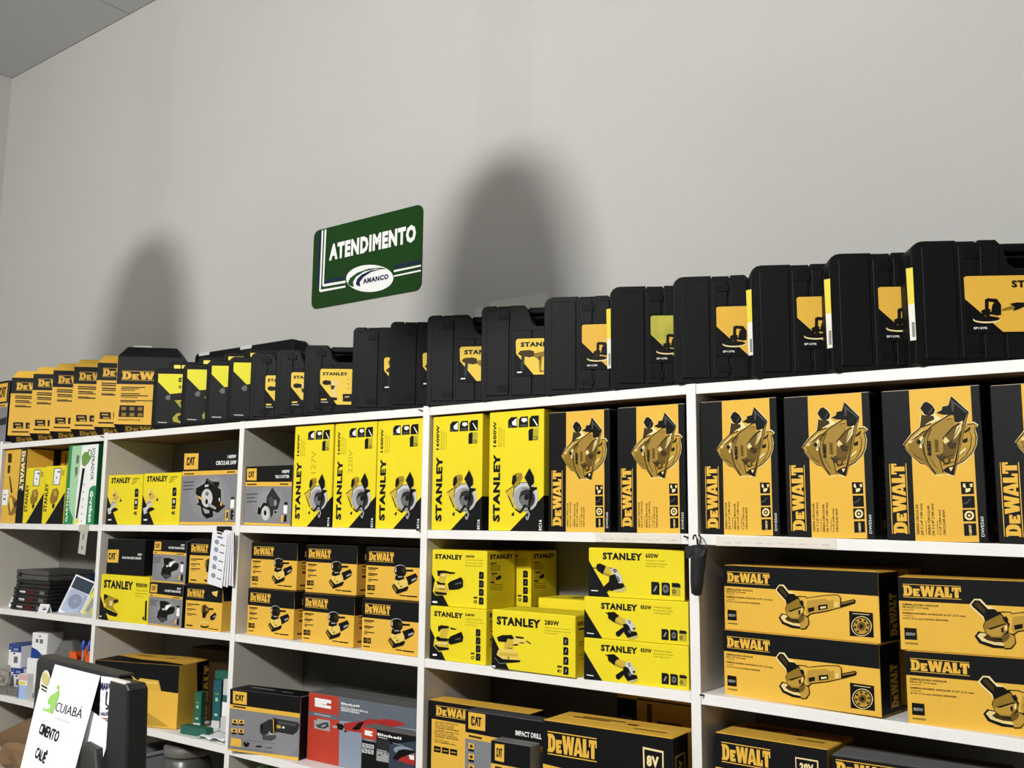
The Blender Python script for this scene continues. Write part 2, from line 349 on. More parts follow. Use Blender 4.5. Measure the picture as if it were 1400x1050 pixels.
('icon','p','sy',[(786,117),(782,105),(773,100),(763,103),(759,113),(763,124),(772,130),(782,127)]),
('lettering','p','wht',[(61,94),(138,100),(138,68),(62,62)]),
],
's280':[
('panel','p','bk',[(0,573),(218,0),(0,0)]),
('logo','t','bk','STANLEY', (58, 747),(598, 749),(58, 902), 2),
('logo','t','bk','280W', (645, 819),(815, 824),(644, 901), 3),
('lettering','t','olive','Lijadora Orbital de 1/3 de Hoja', (645, 763),(932, 766),(645, 787), 0),
('lettering','t','olive','Lixadeira Orbital de 1/3 de folha', (645, 715),(950, 720),(645, 740), 0),
('lettering','t','olive','1/3 Sheet Sander', (645, 671),(794, 674),(645, 695), 0),
('picture','p','ltan2',[(144,455),(272,544),(412,531),(426,476),(272,428),(258,348),(324,313),(333,237),(324,177),(130,166),(63,228),(82,316),(154,339)]),
('picture','p','stan',[(197,515),(268,524),(268,356),(159,340),(159,444)]),
('picture','p','stan',[(92,278),(319,286),(324,235),(102,214)]),
('picture','p','dk',[(63,529),(130,574),(253,594),(280,533),(253,520),(197,521),(183,458),(82,457)]),
('picture','p','dk',[(291,582),(398,574),(398,546),(305,546)]),
('picture','p','dk',[(268,434),(328,453),(324,423),(268,417)]),
('picture','p','dk',[(347,481),(403,489),(401,472),(352,465)]),
('picture','p','dk',[(426,527),(487,484),(481,468),(430,498)]),
('picture','p','dk',[(39,171),(82,211),(140,167),(357,182),(355,150),(102,83)]),
('picture','p','brn',[(197,370),(254,370),(254,359),(197,360)]),
('picture','p','gr5',[(42,176),(102,90),(102,83),(42,168)]),
('picture','p','gr5',[(102,90),(178,109),(178,102),(102,83)]),
('picture','p','brn',[(223,204),(219,192),(211,186),(203,190),(200,200),(203,212),(211,218),(219,214)]),
('icon','p','bk',[(864,641),(906,644),(922,626),(920,517),(862,511)]),
('icon','p','bk',[(864,481),(907,485),(922,468),(921,358),(863,352)]),
('icon','p','bk',[(865,323),(907,327),(923,310),(922,200),(864,193)]),
('icon','p','bk',[(865,164),(908,168),(924,151),(922,41),(864,33)]),
('icon','p','gr5',[(881,550),(894,608),(903,604),(891,548)]),
('icon','p','gr5',[(882,391),(895,449),(903,445),(892,388)]),
('icon','p','gr5',[(883,232),(895,291),(904,287),(892,230)]),
('icon','p','gr5',[(883,73),(896,131),(905,128),(893,71)]),
('icon','p','brn',[(795,171),(848,173),(849,140),(796,136)]),
('icon','p','brn',[(826,86),(823,69),(816,58),(806,56),(798,65),(795,80),(798,97),(806,108),(815,110),(823,101)]),
('icon','p','olv2',[(849,86),(846,69),(838,58),(829,56),(821,65),(818,80),(821,97),(828,108),(838,110),(846,101)]),
('lettering','p','wht',[(7,41),(49,37),(49,11),(7,14)]),
],
's280_side':[
('logo','t','bk','STANLEY', (79, 835),(902, 829),(76, 901), 2),
('lettering','p','bk',[(102,793),(361,792),(363,765),(103,766)]),
('lettering','p','olive',[(111,575),(721,577),(722,567),(111,565)]),
('lettering','p','olive',[(112,525),(724,527),(725,517),(113,515)]),
('lettering','p','olive',[(119,363),(733,367),(734,357),(119,353)]),
('lettering','p','olive',[(121,300),(737,304),(737,294),(121,290)]),
],
's900':[
('panel','p','bk',[(0,0),(0,522),(204,3),(0,0)]),
('logo','t','bk','STANLEY', (60, 703),(678, 698),(54, 897), 2),
('logo','t','bk','900W', (734, 778),(971, 771),(730, 878), 3),
('lettering','t','olive','Lijadora de Banda', (736, 699),(976, 699),(735, 734), 0),
('lettering','t','olive','Lixadeira de Cinta', (735, 637),(978, 638),(734, 670), 0),
('lettering','t','olive','Belt Sander', (735, 573),(904, 574),(734, 602), 0),
('picture','p','stan2',[(79,564),(154,550),(387,481),(398,412),(281,342),(85,363)]),
('picture','p','dk',[(79,568),(183,532),(83,413)]),
('picture','p','dk',[(106,275),(182,232),(402,165),(371,92),(223,110),(99,179)]),
('picture','p','dk',[(296,453),(387,475),(394,422),(298,383)]),
('picture','p','stan2',[(159,390),(279,401),(292,283),(405,176),(125,276)]),
('picture','p','crm2',[(204,434),(278,431),(272,321),(217,316)]),
('picture','p','gr5',[(86,308),(112,190),(113,179),(86,298)]),
('icon','p','bk',[(940,511),(974,508),(985,85),(946,90)]),
('icon','p','brn',[(904,168),(938,167),(937,98),(903,100)]),
('lettering','p','wht',[(13,77),(51,75),(52,47),(14,48)]),
],
's1200':[
('panel','p','bk',[(0,0),(0,577),(355,0),(0,0),(0,0)]),
('logo','t','bk','STANLEY', (94, 837),(647, 843),(90, 957), 2),
('logo','t','olive','1200W', (706, 897),(904, 900),(703, 941), 3),
('lettering','p','olive',[(707,879),(846,880),(847,866),(708,865)]),
('lettering','p','olive',[(701,847),(818,850),(818,836),(702,833)]),
('lettering','p','olive',[(695,820),(757,822),(758,808),(696,806)]),
('picture','p','ltan2',[(206,738),(391,553),(311,435),(120,437),(90,532)]),
('picture','p','stan',[(218,673),(352,542),(276,483),(164,508)]),
('picture','p','brn',[(174,602),(229,614),(223,578),(184,569)]),
('picture','p','brn',[(373,456),(400,535),(439,468)]),
('picture','p','gr5',[(105,413),(182,472),(255,448),(147,377)]),
('picture','p','gr6',[(30,318),(109,341),(185,412),(296,412),(145,282),(155,234),(69,198)]),
('picture','p','dk',[(130,258),(190,329),(285,341),(358,302),(179,234)]),
('icon','p','bk',[(795,713),(872,718),(897,694),(899,554),(798,549)]),
('icon','p','bk',[(793,514),(898,519),(903,367),(799,362)]),
('icon','p','gr6',[(878,449),(873,426),(859,412),(839,412),(823,426),(815,450),(820,473),(834,488),(854,487),(870,473)]),
('icon','p','gr5',[(832,619),(863,671),(876,666),(851,613)]),
('icon','p','brn',[(800,352),(896,359),(896,309),(798,303)]),
('icon','p','brn',[(868,232),(863,214),(847,203),(825,203),(808,214),(800,232),(805,250),(822,261),(843,261),(861,250)]),
('icon','p','olive',[(847,268),(889,270),(891,197),(844,195)]),
('lettering','p','wht',[(66,107),(163,109),(164,81),(68,78)]),
],
'catsaw':[
('panel','p','cg2',[(880,374),(867,280),(822,195),(747,128),(650,85),(539,70),(425,86),(320,132),(235,203),(178,293),(156,393),(171,491),(221,577),(302,644),(403,683),(514,693),(626,673),(726,625),(806,555),(859,468)]),
('panel','p','cg3',[(778,388),(769,318),(737,255),(683,205),(614,173),(536,163),(455,175),(381,210),(321,262),(281,329),(265,402),(276,474),(311,538),(367,587),(438,617),(517,625),(596,610),(668,575),(725,523),(763,458)]),
('panel','p','bk',[(0,1000),(0,1000),(1000,1000),(998,737),(0,744)]),
('panel','p','dy',[(0,741),(998,737),(997,684),(0,680)]),
('panel','p','dy',[(2,39),(1000,47),(1000,9),(1000,9),(0,0)]),
('logo','p','dy',[(27,992),(288,987),(291,764),(32,766)]),
('logo','c','bk',(78,822),(227,821),(74,937)),
('lettering','t','wht','1400W', (807, 894),(949, 894),(805, 945), 1),
('lettering','t','wht','CIRCULAR SAW', (607, 811),(957, 814),(604, 870), 1),
('lettering','p','brn',[(41,712),(223,712),(224,695),(42,696)]),
('lettering','p','brn',[(807,718),(943,720),(944,704),(808,702)]),
('lettering','p','gr3',[(34,593),(227,597),(228,583),(35,579)]),
('lettering','p','gr3',[(36,546),(221,551),(221,537),(36,531)]),
('lettering','p','gr3',[(37,496),(227,501),(228,487),(38,481)]),
('picture','p','dk',[(338,528),(429,571),(456,639),(564,588),(682,584),(684,538),(656,505),(716,480),(730,332),(769,274),(813,262),(685,167),(410,246),(293,283),(339,306),(312,400),(272,425),(277,501)]),
('picture','p','dk',[(371,270),(594,197),(605,116),(493,88),(414,141)]),
('picture','p','gr5',[(411,235),(534,198),(536,163),(460,156)]),
('picture','p','gr6',[(579,364),(574,322),(559,285),(533,257),(501,243),(466,244),(433,259),(405,288),(386,326),(378,369),(383,412),(399,450),(425,477),(457,491),(492,489),(525,474),(552,445),(571,407)]),
('picture','p','gr4',[(510,424),(505,407),(490,397),(472,397),(456,408),(449,426),(455,442),(469,453),(488,452),(504,441)]),
('picture','p','bk',[(504,318),(501,299),(493,286),(481,281),(469,286),(459,300),(455,319),(458,337),(466,351),(478,355),(490,350),(500,336)]),
('picture','p','gr5',[(515,302),(652,242),(646,208),(501,262)]),
('picture','p','ltan',[(328,400),(406,363),(392,334),(321,374)]),
('picture','p','ltan',[(723,321),(753,307),(747,258),(718,264)]),
('picture','p','gr6',[(684,362),(706,373),(715,321),(694,316)]),
('picture','p','gr6',[(429,548),(498,551),(496,522),(434,515)]),
('picture','p','gr3',[(457,633),(556,589),(627,495),(580,542),(488,591)]),
('icon','p','wht',[(889,340),(953,344),(951,232),(887,229)]),
('icon','p','dk',[(894,376),(951,378),(953,352),(893,351)]),
('icon','p','dk',[(899,204),(948,206),(950,164),(925,170),(926,147),(951,147),(949,113),(921,113),(951,79),(901,77)]),
('icon','p','dy',[(815,205),(870,210),(868,71),(814,66)]),
('icon','t','dk','1', (832, 97),(858, 97),(828, 183), 2),
],
'cattile':[
('panel','p','cg2',[(872,371),(859,286),(814,210),(742,148),(648,108),(542,93),(434,104),(334,142),(252,201),(196,278),(173,365),(184,452),(230,532),(305,595),(402,635),(511,649),(621,635),(720,595),(800,533),(852,456)]),
('panel','p','cg3',[(767,370),(758,305),(727,247),(677,200),(612,170),(539,158),(464,167),(395,196),(338,242),(299,300),(283,366),(290,432),(322,492),(373,540),(440,571),(515,581),(591,571),(660,541),(716,494),(752,435)]),
('panel','p','bk',[(0,1000),(1000,1000),(1000,1000),(1000,725),(5,743)]),
('panel','p','dy',[(5,741),(1000,725),(1000,670),(999,651),(5,666)]),
('panel','p','dy',[(3,50),(1000,32),(1000,0),(1000,0),(1,11)]),
('logo','p','dy',[(23,972),(240,970),(245,763),(32,770)]),
('logo','c','bk',(68,815),(190,814),(63,919)),
('lettering','t','wht','1400W', (784, 871),(942, 869),(782, 931), 1),
('lettering','t','wht','TILE CUTTER', (646, 791),(941, 786),(644, 845), 1),
('lettering','p','brn',[(36,710),(253,707),(255,684),(38,687)]),
('lettering','p','brn',[(752,703),(928,698),(929,676),(753,681)]),
('lettering','p','gr3',[(35,535),(285,545),(286,526),(37,516)]),
('lettering','p','gr3',[(40,475),(234,478),(235,460),(41,457)]),
('lettering','p','gr3',[(44,413),(273,414),(274,396),(46,394)]),
('picture','p','gr2',[(596,643),(777,436),(732,276),(640,259),(637,193),(594,127),(559,280),(478,401),(487,480)]),
('picture','p','cg3',[(651,436),(691,425),(708,364),(677,323),(646,345)]),
('picture','p','gr3',[(508,457),(588,491),(645,413),(636,325),(584,313)]),
('picture','p','dk',[(356,294),(418,384),(499,379),(537,301),(461,340),(391,278),(377,211),(362,185),(301,195),(313,321)]),
('picture','p','gr6',[(561,208),(558,167),(546,130),(525,103),(498,88),(468,88),(439,102),(415,128),(397,164),(390,206),(392,247),(405,284),(426,312),(454,326),(484,327),(513,313),(537,286),(554,249)]),
('picture','p','bk',[(498,215),(495,192),(486,175),(471,168),(456,174),(444,191),(439,214),(442,237),(451,254),(466,261),(481,255),(493,238)]),
('picture','p','dk',[(708,229),(704,216),(692,208),(678,208),(665,215),(660,228),(664,241),(675,249),(690,249),(702,242)]),
('icon','p','wht',[(850,338),(926,336),(925,202),(851,207)]),
('icon','p','dk',[(858,393),(927,393),(926,349),(860,354)]),
('icon','p','dk',[(874,180),(919,181),(918,68),(859,69)]),
('icon','p','dy',[(809,179),(852,176),(846,66),(805,68)]),
('icon','p','dk',[(827,146),(829,103),(829,94),(828,137)]),
],
'catsand':[
('panel','p','cg2',[(942,331),(924,226),(860,134),(759,67),(631,31),(493,33),(361,72),(252,143),(178,238),(150,346),(171,452),(237,543),(341,610),(469,643),(606,640),(735,600),(842,530),(914,436)]),
('panel','p','cg3',[(824,355),(813,280),(773,215),(709,166),(628,141),(541,142),(457,170),(388,221),(342,288),(323,365),(336,440),(377,506),(442,553),(523,577),(609,575),(692,548),(760,497),(806,430)]),
('panel','p','bk',[(0,1000),(0,1000),(1000,1000),(1000,1000),(1000,721),(0,743)]),
('panel','p','dy',[(0,743),(1000,721),(1000,660),(0,668)]),
('panel','p','dy',[(2,34),(1000,33),(1000,0),(1000,0),(0,0)]),
('logo','p','dy',[(36,962),(235,964),(237,768),(29,765)]),
('logo','c','bk',(70,816),(195,817),(67,917)),
('lettering','t','wht','240W', (826, 881),(942, 884),(824, 931), 1),
('lettering','t','wht','1/4 SHEET PALM SANDER', (465, 807),(945, 809),(463, 862), 1),
('lettering','p','brn',[(44,714),(111,714),(112,692),(45,691)]),
('lettering','p','brn',[(718,700),(930,701),(931,680),(719,679)]),
('lettering','p','gr3',[(35,583),(275,591),(276,573),(36,566)]),
('lettering','p','gr3',[(37,535),(237,539),(238,521),(37,517)]),
('lettering','p','gr3',[(38,486),(252,486),(253,468),(39,468)]),
('picture','p','dk',[(329,581),(487,593),(672,555),(504,482),(481,395),(650,446),(779,487),(804,399),(761,323),(592,267),(582,205),(605,160),(428,74),(277,187),(298,321),(362,408)]),
('picture','p','gr3',[(316,209),(529,195),(597,160),(427,85)]),
('picture','p','gr3',[(521,405),(675,490),(766,488),(650,446)]),
('picture','p','wht',[(500,394),(549,492),(725,526),(649,479),(553,378)]),
('picture','p','gr6',[(492,395),(482,376),(456,369),(430,377),(418,396),(428,415),(454,422),(480,414)]),
('icon','p','wht',[(854,453),(936,458),(937,276),(849,273)]),
('icon','p','dk',[(843,512),(939,517),(941,480),(845,475)]),
('icon','p','dk',[(883,222),(942,226),(934,78),(877,72)]),
('icon','p','dy',[(819,197),(855,201),(850,90),(813,86)]),
],
'catgrind':[
('panel','p','cg2',[(1000,354),(1000,265),(996,233),(957,153),(895,90),(817,51),(731,41),(648,62),(579,112),(532,185),(514,272),(526,362),(567,443),(633,506),(713,543),(799,549),(880,526),(946,475),(990,403)]),
('panel','p','bk',[(0,1000),(1000,1000),(998,741),(6,750)]),
('panel','p','dy',[(6,750),(998,741),(998,671),(6,683)]),
('panel','p','dy',[(2,27),(1000,54),(1000,2),(0,0)]),
('logo','p','dy',[(43,975),(246,973),(251,772),(49,774)]),
('logo','c','bk',(84,822),(206,826),(80,919)),
('lettering','p','brn',[(52,733),(240,731),(241,707),(53,709)]),
('icon','p','dy',[(50,509),(129,515),(129,448),(52,444)]),
('icon','p','dk',[(52,444),(129,448),(129,419),(54,415)]),
('icon','p','brn',[(111,479),(108,466),(97,457),(85,456),(74,463),(69,475),(73,488),(83,497),(96,498),(107,491)]),
('icon','p','dy',[(146,516),(224,522),(224,456),(149,452)]),
('icon','p','dk',[(149,452),(224,456),(224,427),(150,423)]),
('icon','p','brn',[(207,486),(203,473),(193,465),(180,464),(170,471),(165,483),(169,496),(179,504),(192,505),(202,498)]),
('icon','p','dy',[(45,361),(124,367),(124,301),(47,296)]),
('icon','p','dk',[(47,296),(124,301),(124,271),(48,267)]),
('icon','p','brn',[(106,331),(103,318),(92,310),(79,308),(69,315),(64,327),(68,340),(78,349),(91,350),(102,343)]),
('icon','p','dy',[(148,367),(225,374),(226,308),(150,303)]),
('icon','p','dk',[(150,303),(226,308),(226,278),(151,274)]),
('icon','p','brn',[(208,338),(204,325),(194,316),(182,315),(171,322),(167,334),(170,347),(180,355),(193,357),(204,350)]),
('icon','p','dy',[(43,206),(192,207),(197,82),(43,76)]),
('icon','p','dk',[(220,157),(255,174),(269,136),(281,173),(317,167),(304,107),(269,87),(237,106)]),
('icon','p','dk',[(404,137),(488,152),(489,120),(405,115)]),
('icon','p','dk',[(558,136),(636,145),(636,132),(558,126)]),
('icon','p','gr3',[(197,201),(682,216),(682,211),(198,196)]),
('icon','p','gr3',[(62,50),(677,72),(677,67),(62,45)]),
('picture','p','gr2',[(456,488),(505,524),(581,588),(620,591),(628,630),(648,619),(677,614),(979,599),(999,556),(966,441),(912,392),(675,403),(657,363),(609,358),(587,408),(570,355),(502,310),(456,357)]),
('picture','p','gr3',[(492,315),(682,352),(686,301),(613,249),(500,244)]),
('picture','p','gr3',[(697,584),(962,572),(945,527),(718,534)]),
('picture','p','dk',[(648,606),(677,612),(680,403),(657,375)]),
('picture','p','dk',[(457,475),(496,491),(499,413),(459,397)]),
('picture','p','ltan',[(631,611),(642,612),(657,373),(647,372)]),
('picture','p','olv2',[(685,512),(743,514),(745,467),(692,462)]),
('picture','p','wht',[(763,500),(796,505),(797,474),(764,472)]),
('picture','p','gr6',[(587,408),(600,370),(667,364),(609,348),(591,369)]),
],
'catblk':[
('logo','p','dy',[(21,691),(320,703),(314,330),(15,324)]),
('logo','c','bk',(50,410),(237,419),(61,600)),
('lettering','t','wht','450W', (816, 557),(924, 557),(821, 623), 1),
('lettering','t','wht','RANDOM ORBIT SANDER', (417, 450),(917, 455),(422, 519), 1),
],
'catimp':[
('panel','p','bk',[(0,1000),(1000,1000),(1000,766),(6,784)]),
('panel','p','dy',[(6,782),(1000,764),(1000,707),(6,721)]),
('logo','p','dy',[(42,991),(265,989),(264,822),(44,822)]),
('logo','c','bk',(81,859),(217,863),(80,952)),
('lettering','t','wht','IMPACT DRILL', (648, 831),(966, 823),(647, 883), 1),
('lettering','p','brn',[(49,761),(223,756),(224,735),(49,740)]),
('icon','p','dy',[(49,680),(122,679),(123,620),(50,622)]),
('icon','p','dk',[(50,622),(123,620),(122,598),(50,598)]),
('icon','p','brn',[(107,650),(103,639),(93,633),(80,633),(69,639),(65,649),(69,659),(79,666),(92,666),(102,660)]),
('icon','p','dy',[(51,575),(124,574),(125,515),(52,517)]),
('icon','p','dk',[(52,517),(125,515),(124,493),(53,493)]),
('icon','p','brn',[(109,544),(105,534),(95,527),(82,527),(71,534),(67,544),(71,554),(81,561),(94,561),(105,555)]),
('icon','p','dy',[(53,468),(126,467),(127,408),(54,410)]),
('icon','p','dk',[(54,410),(127,408),(126,386),(55,387)]),
('icon','p','brn',[(111,437),(107,427),(97,421),(84,421),(73,427),(69,437),(73,447),(83,454),(96,454),(107,448)]),
],
'catsmall':[
('panel','p','bk',[(0,1000),(0,1000),(1000,1000),(1000,1000),(1000,733),(0,733)]),
('panel','p','dy',[(0,729),(1000,729),(1000,659),(0,659)]),
('logo','p','dy',[(101,969),(341,973),(339,766),(101,772)]),
('logo','c','bk',(141,816),(291,819),(141,922)),
('lettering','p','brn',[(106,705),(287,705),(287,675),(106,676)]),
],
'dwsand':[
('panel','p','bk',[(0,1000),(0,1000),(1000,1000),(1000,1000),(1000,633),(0,634)]),
('logo','d','dy',(51,713),(496,716),(44,911)),
('lettering','p','dk',[(40,596),(223,593),(224,570),(41,572)]),
('lettering','p','dk',[(41,562),(181,560),(181,546),(42,548)]),
('lettering','p','dk',[(49,518),(122,516),(122,509),(49,511)]),
('lettering','p','dk',[(45,480),(212,477),(213,454),(47,456)]),
('lettering','p','dk',[(47,447),(164,445),(165,428),(48,431)]),
('lettering','p','dk',[(50,396),(117,394),(117,388),(50,389)]),
('lettering','p','dk',[(49,365),(229,364),(230,346),(50,346)]),
('lettering','p','dk',[(50,334),(103,332),(104,316),(51,317)]),
('lettering','p','dk',[(37,90),(154,90),(155,69),(38,69)]),
('lettering','p','dk',[(606,98),(715,96),(716,76),(606,78)]),
('lettering','p','dk',[(725,95),(909,96),(910,72),(726,71)]),
('icon','p','dk',[(35,247),(99,248),(103,142),(38,141)]),
('icon','p','dk',[(107,248),(171,250),(173,144),(110,143)]),
('icon','p','tan2',[(84,196),(80,181),(70,174),(58,179),(53,194),(57,209),(68,216),(79,210)]),
('icon','p','tan2',[(120,224),(161,224),(161,169),(121,169)]),
('picture','p','gr6',[(725,573),(720,535),(702,501),(674,475),(638,460),(599,458),(562,469),(531,492),(510,524),(501,561),(507,599),(525,634),(554,660),(590,674),(629,676),(666,665),(696,642),(717,610)]),
('picture','p','dk',[(507,561),(521,615),(568,658),(643,668),(697,638),(720,578),(716,522),(689,462),(590,452),(538,487),(515,520)]),
('picture','p','dk',[(719,589),(837,595),(834,559),(721,550)]),
('picture','p','crm2',[(521,579),(546,614),(544,524),(523,534)]),
('picture','p','brn',[(636,585),(687,621),(705,566),(672,497)]),
('picture','p','dk',[(536,467),(673,464),(691,403),(573,357),(524,387)]),
('picture','p','gr5',[(579,453),(658,457),(659,435),(582,430)]),
('picture','p','ltan2',[(524,385),(594,364),(691,409),(751,385),(748,279),(663,226),(601,207),(518,297)]),
('picture','p','tan2',[(614,270),(660,284),(651,250),(620,242)]),
('picture','p','tan2',[(585,324),(606,327),(602,297),(586,296)]),
('picture','p','dk',[(713,444),(881,531),(916,467),(892,388),(763,289),(744,368)]),
('picture','p','gr5',[(815,405),(894,449),(896,416),(816,367)]),
('picture','p','dk',[(474,243),(512,308),(601,204),(663,223),(748,273),(765,252),(737,189),(563,107)]),
('picture','p','tan2',[(493,244),(513,274),(565,188),(562,143)]),
],
'dwsand_side':[
('panel','p','bk',[(0,1000),(1000,1000),(987,636),(13,630)]),
('logo','d','dy',(227,710),(999,716),(203,833)),
('lettering','p','brn',[(147,599),(431,598),(436,576),(151,577)]),
('lettering','p','brn',[(137,518),(553,517),(555,504),(140,504)]),
('lettering','p','brn',[(146,473),(561,472),(564,459),(149,460)]),
('lettering','p','brn',[(161,400),(471,400),(479,355),(170,356)]),
('lettering','p','brn',[(115,123),(683,122),(689,88),(122,90)]),
],
'dworb':[
('panel','p','bk',[(0,1000),(0,1000),(1000,1000),(1000,1000),(1000,634),(0,629)]),
('logo','d','dy',(35,699),(511,694),(21,885)),
('lettering','p','dk',[(38,554),(393,559),(394,538),(40,532)]),
('lettering','p','dk',[(41,516),(199,517),(200,504),(42,503)]),
('lettering','p','dk',[(47,445),(302,446),(304,427),(48,426)]),
('lettering','p','dk',[(49,408),(182,407),(183,394),(50,395)]),
('lettering','p','dk',[(55,335),(322,336),(323,318),(56,316)]),
('lettering','p','dk',[(57,299),(189,298),(190,286),(58,286)]),
('lettering','p','dk',[(56,84),(229,83),(231,55),(58,55)]),
('lettering','p','dk',[(673,62),(938,61),(939,45),(674,46)]),
('picture','p','brn',[(444,519),(538,570),(661,495),(666,414),(586,345),(452,395)]),
('picture','p','tan2',[(445,508),(492,531),(487,406),(455,415)]),
('picture','p','tan2',[(646,464),(639,440),(619,424),(593,423),(570,437),(561,461),(568,485),(588,501),(615,502),(637,488)]),
('picture','p','dk',[(661,495),(778,504),(780,467),(663,454)]),
('picture','p','dk',[(690,313),(829,420),(872,361),(814,254),(717,237)]),
('picture','p','gr5',[(776,317),(844,356),(845,330),(785,291)]),
('picture','p','dk',[(476,396),(621,371),(602,288),(496,263)]),
('picture','p','ltan',[(598,349),(723,436),(794,435),(670,332),(680,150),(467,139),(473,241),(578,277)]),
('picture','p','ltan2',[(684,155),(674,126),(643,102),(597,87),(544,84),(496,94),(462,115),(448,142),(458,171),(490,195),(537,210),(590,213),(638,203),(671,182)]),
('picture','p','brn',[(683,100),(672,81),(641,63),(594,52),(542,49),(494,55),(460,68),(447,87),(457,107),(489,124),(537,136),(589,138),(637,132),(670,119)]),
('picture','p','ltan',[(671,134),(662,118),(632,103),(590,94),(541,91),(497,96),(466,107),(454,122),(464,138),(494,153),(537,162),(586,165),(629,160),(660,149)]),
],
'dworb_side':[
('panel','p','bk',[(0,1000),(1000,1000),(1000,1000),(1000,649),(44,665)]),
('logo','d','dy',(394,711),(1010,714),(368,889)),
('lettering','p','brn',[(410,567),(806,573),(883,345),(471,349)]),
],
'einbig':[
('panel','p','red',[(0,1000),(262,1000),(281,1),(0,0)]),
('panel','p','slt2',[(275,659),(1000,741),(1000,2),(281,1)]),
('panel','p','slt',[(0,720),(0,720),(261,727),(260,658),(0,661)]),
('logo','p','wht',[(54,935),(198,933),(199,883),(161,884),(161,857),(119,857),(119,849),(199,847),(198,804),(56,804)]),
('lettering','t','wht','Einhell', (284, 900),(438, 902),(283, 932), 2),
('lettering','t','gr6','TH-MG 135 E', (287, 877),(396, 879),(286, 890), 1),
('lettering','t','wht','MICRORRETÍFICA', (285, 838),(512, 841),(284, 865), 1),
('lettering','t','wht','MINITORNO', (286, 804),(440, 806),(285, 832), 1),
('lettering','p','gr6',[(53,699),(197,696),(197,686),(54,688)]),
('picture','p','gr5',[(82,629),(194,631),(193,472),(58,475),(54,601),(83,600)]),
('picture','p','slt3',[(60,548),(86,537),(136,585),(176,602),(186,541),(147,497),(95,495)]),
('picture','p','gr5',[(116,531),(159,570),(161,547),(128,512)]),
('picture','p','red2',[(309,629),(467,712),(525,761),(615,772),(630,796),(742,806),(819,771),(707,705),(487,543),(324,530)]),
('picture','p','dk',[(250,612),(298,617),(318,583),(302,525),(265,528)]),
('picture','p','dk',[(382,570),(438,680),(482,709),(448,588),(412,560)]),
('picture','p','dk',[(316,530),(339,530),(338,504),(321,507)]),
('picture','p','gr5',[(260,557),(256,545),(245,537),(231,537),(220,544),(215,555),(219,567),(230,575),(244,575),(255,568)]),
],
'einsmall':[
('panel','p','red',[(0,1000),(288,998),(286,787),(0,787)]),
('panel','p','slt',[(0,787),(0,787),(286,787),(287,744),(0,749)]),
('panel','p','slt3',[(520,765),(1000,913),(1000,3),(531,1)]),
('panel','p','slt2',[(1000,702),(1000,693),(988,665),(946,636),(883,616),(808,608),(733,613),(670,630),(627,657),(612,690),(626,724),(668,753),(731,773),(806,781),(881,776),(945,758),(987,731)]),
('logo','p','wht',[(62,948),(213,946),(210,911),(171,910),(172,889),(211,887),(208,851),(57,854)]),
('lettering','t','wht','Einhell', (304, 891),(748, 891),(304, 943), 2),
('lettering','p','gr6',[(315,869),(489,867),(489,852),(316,854)]),
('lettering','p','gr6',[(68,771),(226,771),(227,762),(68,762)]),
('lettering','p','gr6',[(300,631),(492,627),(492,614),(300,618)]),
('lettering','p','gr6',[(595,807),(791,795),(791,788),(595,801)]),
('panel','p','gr2',[(301,831),(535,835),(530,640),(299,641)]),
('icon','p','gr6',[(21,692),(127,692),(125,611),(20,610)]),
('icon','p','dk',[(40,673),(97,671),(97,655),(40,658)]),
('icon','p','dk',[(52,644),(113,641),(113,630),(52,633)]),
('icon','p','gr6',[(137,694),(243,694),(241,614),(136,613)]),
('icon','p','dk',[(156,675),(213,673),(213,658),(156,660)]),
('icon','p','dk',[(168,646),(229,643),(229,632),(168,635)]),
('icon','p','gr6',[(17,592),(122,592),(121,512),(16,511)]),
('icon','p','dk',[(35,573),(93,571),(93,556),(36,558)]),
('icon','p','dk',[(48,544),(108,541),(109,530),(48,533)]),
('icon','p','gr6',[(134,594),(240,594),(238,514),(133,513)]),
('icon','p','dk',[(153,575),(210,573),(210,558),(153,560)]),
('icon','p','dk',[(165,546),(226,543),(226,532),(166,535)]),
('icon','p','gr5',[(297,603),(530,602),(525,418),(297,414)]),
('icon','p','dk',[(410,584),(440,584),(433,562),(410,562)]),
('icon','p','dk',[(485,585),(515,586),(508,564),(478,563)]),
('icon','p','dk',[(328,539),(388,545),(374,518),(336,517)]),
('picture','p','dk',[(599,517),(702,692),(807,732),(957,740),(1000,729),(1000,703),(883,641),(748,552),(674,497)]),
('picture','p','red2',[(689,497),(763,574),(957,665),(1000,681),(1000,484),(959,470)]),
('picture','p','wht',[(890,642),(988,654),(988,568),(913,566)]),
],
'dw8v':[
('panel','p','bk',[(0,1000),(1000,1000),(1000,1000),(1000,532),(0,608)]),
('logo','d','dy',(41,700),(436,676),(37,909)),
('logo','p','crm',[(785,898),(936,887),(935,637),(789,649)]),
('logo','p','bk',[(796,880),(926,871),(925,657),(800,671)]),
('logo','t','crm','8V', (813, 742),(902, 738),(813, 839), 2),
('logo','p','crm',[(818,711),(908,708),(908,700),(818,703)]),
('lettering','t','dk','DESTORNILLADOR', (41, 523),(222, 515),(41, 556), 1),
('lettering','t','dk','PARAFUSADEIRA', (41, 438),(213, 439),(41, 470), 1),
('picture','p','dk',[(451,471),(471,523),(508,554),(555,540),(584,482),(565,319),(472,302)]),
('picture','p','tan',[(460,470),(476,511),(508,540),(550,526),(574,480),(558,334),(477,318)]),
],
'dw8v_side':[
('panel','p','bk',[(0,1000),(650,1000),(643,514),(1,483)]),
('logo','p','tan',[(96,844),(513,851),(510,627),(102,642)]),
('logo','p','bk',[(127,826),(476,838),(472,642),(133,654)]),
('logo','t','tan','8V', (382, 663),(389, 801),(225, 671), 2),
],
'dw20v':[
